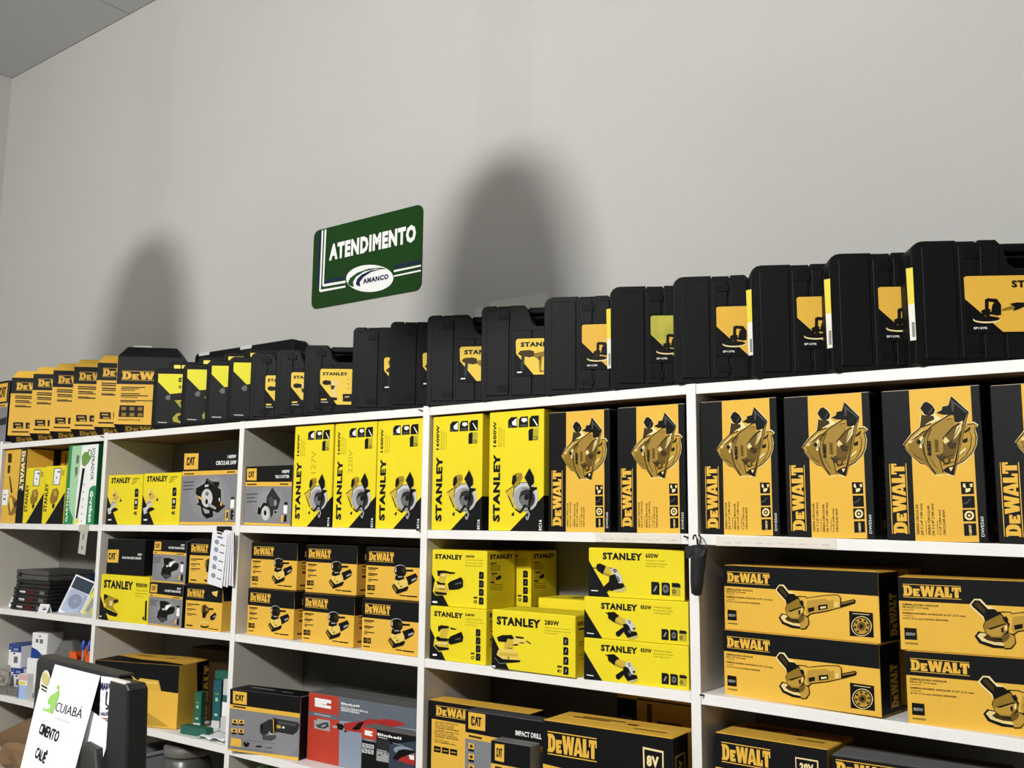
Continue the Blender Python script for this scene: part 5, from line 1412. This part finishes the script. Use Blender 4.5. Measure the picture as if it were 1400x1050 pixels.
def tool_case(kind, label, x, y, th, group, tag=None, tilt=0, dirty=False):
    L, w, h, t = case_parts(kind)
    r = root('tool_case', label, 'tool case', (x, y, zt(0, x+.1)), th, group)
    for n, me in L: part(n, me, r)
    an, lx, lz, lw, lh = LABS[kind]
    pl = part('label_plate', box('label_plate', -.003, -.0042, -.003, lw+.003, -.002, lh+.003, PLASTIC2, bev=.001), r, (lx, 0, lz))
    for pn, me in art_meshes(an, lw, lh, 'front').items():
        if dirty and pn.startswith('panel'):
            me = me.copy(); me.materials[0] = mat('soiled_label', 'b3ab3a', .6, .55, 24)
        part(PNAME(pn), me, pl, (0, -.0042, 0))
    if tag:
        z0, z1 = .055, .21
        V = [(-.007, .006, z0), (.002, -.0035, z0), (.002, -.0035, z1), (-.009, .006, z1), (-.008, .006, (z0+z1)/2), (.002, -.0035, (z0+z1)/2)]
        me = mesh('side_tag', V, [(0, 1, 5, 4), (4, 5, 2, 3)], [mat('tag_white', 'e6e3d8', .6), mat('tag_yellow', 'e3cf3f', .6)], [0, 1])
        o = part('side_tag', me, r); s = o.modifiers.new('thick', 'SOLIDIFY'); s.thickness = .001
        part('barcode', mesh('barcode', [(-.004, .0026-.001, z0+.008+.0035*i+dz) if sx == 0 else (.0005, -.0021-.001, z0+.008+.0035*i+dz) for i in range(9) for sx, dz in ((0, 0), (1, 0), (1, .0018), (0, .0018))],
                               [(4*i, 4*i+1, 4*i+2, 4*i+3) for i in range(9)], ink('dk')), r)
    return r
g = 'black polisher cases with angled amber labels'
for x, th, tag, lab, dirty in ((-1.483, 26, 0, 'black polisher case, leftmost with disc polisher label, amber sticker', 0), (-1.276, 30, 1, 'black polisher case with soiled greenish yellow label', 1),
                        (-1.095, 27, 0, 'black polisher case above the upright with umbrella', 0), (-.894, 29, 1, 'black polisher case third from the right end', 0),
                        (-.710, 31, 1, 'black polisher case with lemon yellow label, second from right', 0), (-.535, 31, 1, 'black polisher case at right end, its handle and full label in view', 0)):
    tool_case('polisher', lab, x, -.014, th, g, tag, dirty=dirty)
g = 'black hammer drill cases'
for x, th, lab in ((-2.224, 35.5, 'black hammer drill case showing a sliver of label, first of four'), (-2.061, 38, 'black hammer drill case showing a sliver of label, second of four'),
                   (-1.909, 28, 'black hammer drill case third of four, half its label showing'), (-1.702, 26, 'black hammer drill case fourth of four, most of label showing')):
    tool_case('hammer', lab, x, -.012, th, g)
g = 'small black drill cases with pale yellow labels'
for x, lab in ((-2.735, 'small black drill case, first of three, beside the lime labelled cases'), (-2.600, 'small black drill case, middle of three'), (-2.455, 'small black drill case, last of three, whole brand name showing')):
    tool_case('drill', lab, x, -.010, 37.5, g)
g = 'black drill cases with lime yellow corner and yellow latches'
CL = []
for i, (x, lab) in enumerate(((-3.322, 'black case with lime corner and drill picture, first of four'), (-3.134, 'black case with lime corner and drill picture, second of four'),
                              (-2.985, 'black case with lime corner and drill picture, third of four'), (-2.858, 'black case with lime corner and drill picture, last of four'))):
    w, h, t = .25, .236, .078
    r = root('drill_case', lab, 'tool case', (x, -.012, zt(0, x+.1)), 42, g)
    if not CL:
        CL.append(('front_shell', prism('front_shell', rrect(w, h, .022), 0, t*.5-.001, PLASTIC, .008, 3)))
        CL.append(('back_shell', prism('back_shell', rrect(w, h, .022), t*.5+.001, t, PLASTIC, .008, 3)))
        CL.append(('seam', prism('seam', rrect(w-.008, h-.008, .02, x0=.004, z0=.004), t*.5-.0012, t*.5+.0012, PLASTIC2)))
        fr = rrect(w-.02, h-.024, .016, x0=.01, z0=.012)
        CL.append(('face_frame', prism('face_frame', fr, -.003, .001, PLASTIC2, .001, 1)))
        CL.append(('handle', prism('handle', [(.05, h-.002), (.2, h-.002), (.2, h+.02), (.19, h+.03), (.06, h+.03), (.05, h+.02)], t*.25, t*.75, PLASTIC2, .003, 2)))
        for a in (.075, .105): CL.append(('latch', box('latch', a, -.002, h-.001, a+.026, t*.3, h+.014, mat('latch_yellow', 'e8d22c', .4), bev=.0015)))
    for n, me in CL: part(n, me, r)
    for pn, me in art_meshes('lab_20v', .216, .196, 'front').items(): part(PNAME(pn), me, r, (.017, -.0032, .02))
bk = root('tool_case', 'long black case lying against the wall behind the lime cornered cases', 'tool case', (-3.42, .232, zt(0, -3.2)))
part('body', prism('body', rrect(.62, .335, .02), 0, .035, PLASTIC, .006, 2), bk); part('body_rear', prism('body_rear', rrect(.62, .335, .02), .036, .07, PLASTIC, .006, 2), bk)
for x in (.03, .30): part('sticker', box('sticker', x, -.001, .322, x+.07, .03, .3365, ink('gr6')), bk)

# amber battery kits: carton with tapered foot and hipped top
def hipped(w, d, h, foot, topz, ins, c_front, fc):
    zs = [(0, .016), (foot, 0), (h, 0), (h+topz, ins)]
    V = []
    for z, i in zs: V += [(i, i*.8, z), (w-i, i*.8, z), (w-i, d-i*.6, z), (i, d-i*.6, z)]
    F, I = [(3, 2, 1, 0)], [1]
    for k in range(3):
        for j in range(4):
            F.append((4*k+j, 4*k+(j+1) % 4, 4*k+4+(j+1) % 4, 4*k+4+j)); I.append(fc[k] if j == 0 else 1)
    F.append((12, 13, 14, 15)); I.append(fc[2])
    return mesh('body', V, F, [card('dy'), card('bk')], I)
g = 'amber battery tool kits with tapered feet'
BM = hipped(.2, .104, .298, .034, .034, .02, 'dy', (1, 0, 0)); BB = hipped(.25, .12, .308, .034, .042, .03, 'bk', (1, 0, 1))
for i, (x, lab) in enumerate(((-4.453, 'amber and black tool kit, first in the row from the left wall'), (-4.256, 'amber and black tool kit, second in the row'), (-4.083, 'amber and black tool kit, third in the row'),
                              (-3.911, 'amber and black tool kit, fourth in the row'), (-3.728, 'amber and black tool kit, fifth in the row, beside the taller one'))):
    r = root('tool_kit_carton', lab, 'carton', (x, -.012, zt(0, x+.05)), 45, g)
    part('body', BM, r)
    for pn, me in art_meshes('dwbatt', .2, .264, 'front').items(): part(PNAME(pn), me, r, (0, 0, .034))
    for pn, me in art_meshes('dwstrip', .168, .034, 'front').items(): part('foot_logo', me, r, (.016, .012, .001), (math.radians(-20.6)*-1, 0, 0))
r = root('tool_kit_carton', 'taller amber and black tool kit with blank black top', 'carton', (-3.577, -.014, zt(0, -3.5)), 45)
part('body', BB, r)
for pn, me in art_meshes('dwbig', .25, .274, 'front').items(): part(PNAME(pn), me, r, (0, 0, .034))
for pn, me in art_meshes('dwstrip', .218, .034, 'front').items(): part('foot_logo', me, r, (.016, .012, .001), (math.radians(20.6), 0, 0))
part('hang_tab', box('hang_tab', .05, .03, .345, .12, .032, .358, ink('gr6')), r)
carton('tool_carton', 'grey and black carton cut off by the left edge on top shelf', -4.90, .03, zt(0, -4.7), 0, .335, .2, .30, 'cgr', front='catleft', ctop='bk', cside='bk')
# ------------------------------------------------------------------ wall sign
sg = root('wall_sign', 'green service desk sign with white lettering and oval emblem on wall', 'sign', (-2.80, WY1-.0045, 2.298))
part('board', prism('board', rrect(.566, .308, .028, 6), 0, .004, mat('sign_green', INK['sgreen'], .4, spec=.2), 0), sg)
for pn, me in art_meshes('sign', .566, .308, 'front').items(): part(PNAME(pn), me, sg)

# ------------------------------------------------------------------ bay 1, second row: black kits and blister packs
g = 'stacked black tool kits'
KIT = {}
z = zt(2, -4.2)
KM = mat('kit_gloss_black', '1b1a1a', .22, .1, 30)
for i, (h, w, d, dx, lab) in enumerate(((.031, .27, .2, 0, 'black glossy tool kit, bottom of the stack'), (.031, .268, .2, .006, 'black glossy tool kit, second from the bottom of the stack'),
                                        (.031, .27, .2, .002, 'black glossy tool kit, third from the bottom of the stack'), (.032, .262, .2, .012, 'black glossy tool kit, fourth from the bottom of the stack'), (.042, .25, .21, .0, 'dusty black tool kit on top of the stack'))):
    r = root('tool_kit', lab, 'tool kit', (-4.33+dx, .0+.004*i, z), 3, g)
    m = KM if i < 4 else mat('dusty_black', '4a4946', .35, .2, 18)
    part('base', box('base', 0, 0, 0, w, d, h*.5-.0005, m, bev=.003), r); part('lid', box('lid', 0, 0, h*.5+.0005, w, d, h, m, bev=.004), r)
    part('clasp', box('clasp', w*.1, -.004, h*.3, w*.16, .001, h*.7, STEEL), r)
    if i < 3:
        for pn, me in art_meshes('kit', w, h, 'front').items(): part(PNAME(pn), me, r)
    z += h + .0005
def blister(name, label, loc, rz, lean, w, h, front, base, group=None):
    r = root(name, label, 'blister pack', loc, group=group, rot=(math.radians(-8), math.radians(lean), math.radians(rz)))
    part('card', box('card', 0, 0, 0, w, .002, h, card(base)), r)
    put_art(r, front, w, h)
    part('blister', prism('blister', rrect(w*.84, h*.6, .02, x0=w*.08, z0=h*.06), -.022, -.001, FILM, .006, 2), r)
    return r
blister('blister_pack', 'blue and white blister pack leaning right of the black kits', (-4.03, .055, zt(2, -4)+.003), 30, 20, .10, .165, 'blister_card', 'paper')
blister('blister_pack', 'blue and white blister pack leaning left of the black kits', (-4.45, .05, zt(2, -4.4)+.003), 30, 18, .085, .15, 'blister_card', 'paper')
blister('blister_pack', 'yellow and black blister pack leaning beside the upright', (-3.90, .085, zt(2, -3.9)+.003), 30, 24, .045, .12, 'knife_card', 'sy2')
blister('blister_pack', 'yellow and black blister pack wedged in the bay corner', (-3.83, .125, zt(2, -3.8)+.003), 30, 16, .05, .12, 'knife_card', 'sy2')
carton('tool_carton', 'dark blue carton behind the stack of black kits', -4.16, .225, zt(2, -4.1), 0, .17, .07, .15, 'nvy')
r = root('price_card', 'small white folded price card before the blister packs', 'price card', (-4.085, -.004, zt(2, -4.0)), 8)
part('card', mesh('card', [(0, 0, 0), (.062, 0, 0), (.062, .012, .034), (0, .012, .034), (.062, .024, 0), (0, .024, 0)], [(0, 1, 2, 3), (3, 2, 4, 5)], mat('white_paper', 'e9e9ef', .8)), r)
for pn, me in art_meshes('price', .062, .034, 'front').items(): part('print', me, r, (0, .0, 0), (math.radians(-19.4), 0, 0))

# hanging paper tag, taped under the shelf
r = root('paper_tag', 'small printed paper tag taped under the shelf edge', 'paper tag', (-3.80, -.002, zt(1, -3.8)-.115), 0)
part('sheet', box('sheet', 0, 0, 0, .055, .0006, .092, mat('greyed_paper', 'b9bcae', .7)), r, rot=(0, math.radians(6), 0))
for pn, me in art_meshes('tapetag', .055, .092, 'front').items(): part('print', me, r, (0, -.0006, 0), (0, math.radians(6), 0))
part('tape', box('tape', -.004, -.0012, .085, .07, -.0004, .115, mat('clear_tape', 'd8d4c4', .3, alpha=.55)), r)

# hanging bunch of price lists on upright
r = root('price_list', 'bunch of printed price lists hanging from a clip on the upright', 'paper', (-2.892, -.03, 1.285), 0)
WP = mat('white_paper', 'e9e9ef', .8)
for i in range(5):
    o = part('sheet', box('sheet', 0, 0, 0, .085, .0006, .185, WP), r, (.009*i, .0045*i, .004*(i % 2)), (math.radians(2+.8*i), math.radians(8-1.1*i), 0))
    if i < 2:
        for pn, me in art_meshes('pricelist', .085, .185, 'front').items(): part('print', me, o)
part('clip', box('clip', .045, -.006, .178, .085, .028, .196, STEEL, bev=.002), r)

# ------------------------------------------------------------------ folded umbrella on the upright hook
r = root('umbrella', 'small black folded umbrella hanging from a nail on the upright', 'umbrella', (-1.036, -.032, 1.345))
prof = [(.004, 0), (.011, .004), (.014, .03), (.017, .085), (.019, .108), (.016, .114), (.005, .116)]
UM = mat('umbrella_cloth', '15161a', .7, .15, 60, .3, 90)
me = lathe('cover', prof, UM, 14)
for v in me.vertices:
    a = math.atan2(v.co.y, v.co.x); s = 1 + .13*math.cos(5*a + v.co.z*18); v.co.x *= s; v.co.y *= s
part('cover', me, r, rot=(0, math.radians(5), 0))
part('flap', mesh('flap', [(-.022, -.012, .112), (.012, -.018, .116), (.03, -.01, .108), (.026, -.014, .09), (-.016, -.016, .084)], [(0, 4, 3, 2, 1)], UM), r)
part('hook', tube('hook', [(.006, 0, .112), (.004, 0, .128), (-.002, .004, .138), (-.010, .010, .136), (-.012, .012, .128)], .0022, STEEL), r)
part('strap', tube('strap', [(.010, 0, .112), (.012, .002, .13), (.004, .012, .139), (-.006, .03, .136)], .0018, UM), r)

# ------------------------------------------------------------------ bay 1, third row
z3l = zt(3, -4.3)
g = 'blue and white small cartons'
for x, y, z, lab in ((-4.515, .10, .0965, 'blue topped white carton, upper left of four'), (-4.44, .075, .0965, 'blue topped white carton, upper right of four'), (-4.50, .11, 0, 'blue topped white carton, lower left of four'), (-4.425, .085, 0, 'blue topped white carton, lower right of four')):
    small('lamp_carton', lab, x, y, z3l+z, 12, .062, .12, .095, 'paper', front='bluebox', ctop='blu', group=g)
small('lamp_carton', 'white carton with blue swoosh standing on a smaller one', -4.335, .11, z3l+.145, 10, .10, .08, .108, 'paper', front='swoosh')
small('lamp_carton', 'plain white carton carrying the swoosh printed one', -4.345, .10, z3l, 10, .10, .09, .1435, 'wht')
small('lamp_carton', 'pale pink and blue carton at the shelf front', -4.215, .004, z3l, 10, .055, .03, .10, 'paper', front='pinkcard')
r = root('fittings_pack', 'clear pack of grey fittings standing behind the white cartons', 'pack', (-4.20, .13, z3l), 10)
part('bag', prism('bag', [(0, 0), (.15, 0), (.145, .15), (.12, .235), (.05, .23), (.01, .17)], 0, .07, mat('grey_bag', '6a6a68', .3, .3, 18), .01, 2), r)
part('label', box('label', .08, -.002, .12, .14, .0, .15, ink('gr5')), r)
r = root('parts_block', 'grey block of wrapped fittings at the left front', 'pack', (-4.42, -.0, z3l), 6)
part('block', box('block', 0, 0, 0, .10, .05, .028, mat('wrapped_grey', '77736d', .5, .3, 40), bev=.004), r); part('block_end', box('block_end', .104, 0, 0, .18, .05, .03, mat('wrapped_grey', '77736d', .5), bev=.004), r)
r = root('display_box', 'orange display box holding blue capped testers', 'display box', (-3.925, .06, z3l+.1285), 8)
OM = card('org')
part('front_wall', prism('front_wall', [(0, 0), (.16, 0), (.16, .085), (.115, .085), (.1, .05), (.05, .05), (.04, .085), (0, .085)], 0, .003, OM), r)
part('back_wall', box('back_wall', 0, .06, 0, .16, .063, .10, OM), r)
for x in (0, .157): part('side_wall', box('side_wall', x, .003, 0, x+.003, .06, .08, OM), r)
part('floor_panel', box('floor_panel', .003, .003, 0, .157, .06, .003, OM), r)
small('lamp_carton', 'white carton under the orange display box', -3.935, .06, z3l, 8, .16, .1, .1265, 'wht')
for i, (dx, dy) in enumerate(((.052, .02), (.082, .03), (.098, .02))):
    o = root('voltage_tester', ('blue capped tester in the orange box, left one', 'blue capped tester in the orange box, middle one', 'blue capped tester in the orange box, right one')[i], 'tester', (-3.925+dx, .07+dy, z3l+.132), 0, 'blue capped testers')
    part('body', lathe('body', [(.006, 0), (.006, .05), (.004, .055), (.004, .09)], mat('tester_clear', '8f9aa0', .3), 10), o)
    part('cap', lathe('cap', [(.004, .088), (.009, .094), (.009, .108), (.005, .125), (.002, .13)], mat('tester_blue', '2c55b8', .3), 10), o)
r = root('stone_bag', 'small crumpled pale bag at the far left of the row', 'bag', (-4.49, .012, z3l), 0)
def lump(name, sx, sy, sz, m, seed, amp=.18):
    random.seed(seed)
    bm = bmesh.new(); bmesh.ops.create_icosphere(bm, subdivisions=3, radius=1)
    from mathutils import noise
    for v in bm.verts:
        n = noise.noise(v.co*2.1 + Vector((seed, 0, 0)))*amp + noise.noise(v.co*5 + Vector((0, seed, 0)))*amp*.5
        v.co *= 1+n; v.co.x *= sx; v.co.y *= sy; v.co.z = max(v.co.z, -.75)*sz
    zmin = min(v.co.z for v in bm.verts)
    for v in bm.verts: v.co.z -= zmin
    me = bpy.data.meshes.new(name); bm.to_mesh(me); bm.free(); me.materials.append(m); return me
part('sack', lump('sack', .055, .04, .05, mat('pale_sack', '9a938a', .8, .3, 30), 3, .3), r, (.03, .035, 0)); part('tie', lathe('tie', [(.008, 0), (.01, .004), (.008, .008)], mat('pale_sack', '9a938a', .8), 8), r, (.03, .035, .084))

# ------------------------------------------------------------------ fourth row glimpses
z4 = .3905
r = root('paper_bag', 'open crumpled brown paper bag on the lower left shelf', 'paper bag', (-4.40, .01, z4), 12)
KB = mat('kraft_paper', '8a6e50', .8, .15, 12, .4, 40)
bm = lump('bag_body', .2, .12, .13, KB, 9, .25); part('bag_body', bm, r, (.14, .12, 0))
part('bag_mouth', mesh('bag_mouth', [(-.02, .0, .17), (.18, -.03, .25), (.36, -.01, .29), (.35, .1, .31), (.15, .12, .27), (0, .12, .2), (.02, .03, .12), (.18, .01, .16), (.33, .02, .18)],
                          [(0, 1, 7, 6), (1, 2, 8, 7), (5, 4, 1, 0), (4, 3, 2, 1)], KB), r)
r = root('plastic_bag', 'shiny clear plastic bag of dark fittings above the paper bag', 'plastic bag', (-3.99, .15, z4), 0)
part('film', lump('film', .14, .1, .19, mat('bag_film', '4d5152', .15, .4, 25), 21, .3), r, (.12, .0, 0)); part('knot', lump('knot', .03, .03, .03, mat('bag_film', '4d5152', .15), 5, .3), r, (.12, 0, .3))
r = root('jar', 'dusty wide lidded jar on the lower shelf', 'jar', (-3.17, .12, z4), 0)
part('vessel', lathe('vessel', [(.07, 0), (.09, .01), (.095, .1), (.095, .2), (.08, .25), (.07, .265)], mat('dusty_glass', '4a4a45', .3, .2, 15), 24), r)
part('lid', lathe('lid', [(.078, .262), (.082, .268), (.082, .295), (.07, .302), (.045, .304)], mat('dusty_lid', '66645f', .5, .2, 15), 24), r)
r = root('storage_bin', 'grey clear storage bin on the lower shelf beside the jar', 'storage bin', (-3.44, .02, z4), 0)
GB = mat('bin_grey', '8a8f92', .3)
part('front_panel', box('front_panel', 0, 0, 0, .14, .003, .25, GB), r); part('rear_panel', box('rear_panel', 0, .2, 0, .14, .203, .25, GB), r)
for x in (0, .137): part('side_panel', box('side_panel', x, .003, 0, x+.003, .2, .25, GB), r)
part('rim', boxes('rim', [(-.006, -.006, .25, .146, .006, .258), (-.006, .197, .25, .146, .209, .258), (-.006, .006, .25, .006, .197, .258), (.134, .006, .25, .146, .197, .258)], mat('bin_rim', '9fa4a8', .3)), r)
part('label', box('label', .02, -.002, .12, .07, 0, .22, ink('paper')), r)
r = root('leaf_bag', 'green and white printed bag on the lower middle shelf', 'bag', (-2.73, .03, z4), 0)
part('sack', lump('sack', .16, .1, .19, mat('white_sack', 'c9ccc4', .6, .1, 8), 14, .2), r, (.16, .11, 0)); part('leaf_print', lump('leaf_print', .07, .04, .11, mat('leaf_green', '5f8f4a', .6, .3, 12), 15, .25), r, (.08, .05, .14))

# ------------------------------------------------------------------ counter, monitor and notes
r = root('counter', 'wooden service counter below the monitor', 'counter', (-2.35, -1.55, 0), 0)
WM = mat('counter_wood', '6b5138', .5, .15, 8)
part('counter_top', box('counter_top', 0, 0, .77, 1.15, .6, .80, WM, bev=.004), r)
part('front_panel', box('front_panel', .02, .03, 0, 1.13, .05, .77, WM), r); part('side_panel', box('side_panel', .02, .05, 0, .04, .57, .77, WM), r); part('side_panel', box('side_panel', 1.11, .05, 0, 1.13, .57, .77, WM), r)
MB = mat('monitor_black', '17181a', .4, .1, 30, .05, 200)
MG = mat('monitor_grey', '2c2c2a', .55, .15, 18)
mx0, my0 = -1.868, -1.137
ang = -5.0
mo = root('monitor', 'black computer monitor seen from behind with notes taped on', 'monitor', (mx0, my0, .801), ang)
MW, MT = .45, 1.25-.801
part('rear_shell', prism('rear_shell', rrect(.332, .31, .012, x0=.0, z0=MT-.312), 0, .03, MB, .005, 3), mo)
part('side_rim', prism('side_rim', [(.333, MT-.31), (.425, MT-.31), (.402, MT-.012), (.392, MT-.004), (.333, MT-.004)], -.016, .02, MB, .006, 3), mo)
part('top_edge', box('top_edge', .004, .002, MT-.003, .330, .030, MT+.002, MG, bev=.001), mo)
part('corner_highlight', box('corner_highlight', .336, -.015, MT-.006, .388, -.004, MT-.001, mat('highlight_white', 'd8d5cc', .4), bev=.002), mo)  # white strip stands in for the light catching the rim corner
part('stand_hump', prism('stand_hump', [(.255, .09), (.345, .09), (.338, .30), (.325, .335), (.285, .34), (.268, .32)], -.03, .002, MG, .008, 3), mo)
part('stand_neck', box('stand_neck', .16, .0, .015, .28, .03, .16, MB, bev=.006), mo)
part('stand_foot', prism('stand_foot', rrect(.26, .2, .03), 0, .015, MB, axis='z'), mo, (.09, -.08, 0))
def note(name, label, W, H, art, loc, rot, group=None, curl=.0, base='paper', strips=10):
    """sheet with a gentle vertical wave; lies in the local x/z plane"""
    r = root(name, label, 'paper', (0, 0, 0))
    V = []
    f = lambda u, v: -curl*math.sin(u*math.pi*1.1)*(1-v*.6)
    for j in range(strips+1):
        for i in range(strips+1):
            u, v = i/strips, j/strips; V.append((u*W, f(u, v), v*H))
    n = strips+1
    part('sheet', mesh('sheet', V, [(j*n+i, j*n+i+1, j*n+n+i+1, j*n+n+i) for j in range(strips) for i in range(strips)], mat('note_white', 'f4f4f7', .75), smooth=True), r)
    if art:
        for pn, me in art_meshes(art, W, H, 'front').items():
            me = me.copy()
            for v in me.vertices: v.co.y += f(v.co.x/W, v.co.z/H) - .0006
            part('print', me, r)
    a = math.radians(ang)
    r.location = Vector((mx0, my0, .801)) + Vector((loc[0]*math.cos(a) - loc[1]*math.sin(a), loc[0]*math.sin(a) + loc[1]*math.cos(a), loc[2]))
    r.rotation_euler = (math.radians(rot[0]), math.radians(rot[1]), a + math.radians(rot[2]))
    return r
note('taped_note', 'white note with green arrow emblem and cement lettering on monitor', .18, .205, 'paper_cuiaba', (.098, -.052, 1.046-.801), (-13, 0, 0), curl=.008)
note('taped_note', 'blank white sheet sticking out beside the cement lettered note', .10, .15, None, (.045, -.034, 1.05-.801), (-8, 4, 0), curl=.004)
note('taped_note', 'blank white sheet showing between cement note and hook sticker', .10, .15, None, (.215, -.030, 1.045-.801), (-8, 10, 0), curl=.004)
note('paper_sticker', 'round hook emblem sticker beside the cement lettered note', .06, .07, 'sticker_marina', (.282, -.0035, 1.175-.801), (0, -3, 0))
r = note('oval_sticker', 'pale oval sticker near the far corner of the monitor', .045, .055, 'oval', (.03, -.003, 1.178-.801), (0, 6, 0))
for ch in list(r.children):
    if ch.name.startswith('sheet'): ch.data = prism('sheet', [(.0225+.0225*math.cos(a*math.pi/12), .0275+.0275*math.sin(a*math.pi/12)) for a in range(24)], -.0001, .0003, mat('oval_cream', 'e5e2d2', .6))

# ------------------------------------------------------------------ lamps behind the camera, the strips added as fill
FM = mat('fixture_white', 'e4e4e2', .5)
LE = bpy.data.materials.new('lamp_diffuser'); LE.use_nodes = True
LE.node_tree.nodes['Principled BSDF'].inputs['Emission Color'].default_value = (1, .98, .94, 1); LE.node_tree.nodes['Principled BSDF'].inputs['Emission Strength'].default_value = 1.5
def fixture(label, x, y, z, sx, sy):
    r = root('ceiling_lamp', label, 'lamp', (x, y, z), 0, 'ceiling lamps of the shop')
    part('housing', box('housing', -sx/2-.03, -sy/2-.03, 0, sx/2+.03, sy/2+.03, .05, FM, bev=.006), r)
    part('diffuser', box('diffuser', -sx/2, -sy/2, -.008, sx/2, sy/2, .001, LE), r)
    part('stem', lathe('stem', [(.02, .05), (.02, max(.06, WZ-z))], FM, 12), r)
fixture('square ceiling lamp behind the viewer', KEY.x, KEY.y, KEY.z+.07, .36, .3)
fixture('added strip fill lamp at the right of the shop ceiling', 2.4, -4.9, 3.86, 2.4, .3)
fixture('added strip fill lamp at the left of the shop ceiling', -3.4, -4.9, 3.86, 2.4, .3)
# bell shapes added out of view to throw soft round shadows on the wall
BELL = lathe('shade', [(.19, 0), (.195, .03), (.188, .12), (.17, .22), (.135, .31), (.085, .37), (.03, .395)], mat('shadow_bell_dark', '3b3f3b', .4), 28)
for wx, wz, lab in ((-3.95, 2.73, 'added shadow bell out of view, left of the row'), (-1.88, 2.66, 'added shadow bell out of view, middle of the row'), (.20, 2.66, 'added shadow bell out of view, right of the row')):
    s = (-1.6-KEY.y)/(WY1-KEY.y)
    p = KEY + (Vector((wx, WY1, wz)) - KEY)*s
    r = root('shadow_bell', lab, 'lamp', (p.x, p.y, p.z-.385), 0, 'added bells for the wall shadows')
    part('shade', BELL, r)
    part('cord', tube('cord', [(0, 0, .39), (0, 0, WZ-p.z+.385)], .004, STEEL, 6), r)
    part('canopy', lathe('canopy', [(.05, WZ-p.z+.385-.03), (.05, WZ-p.z+.385)], FM, 16), r)
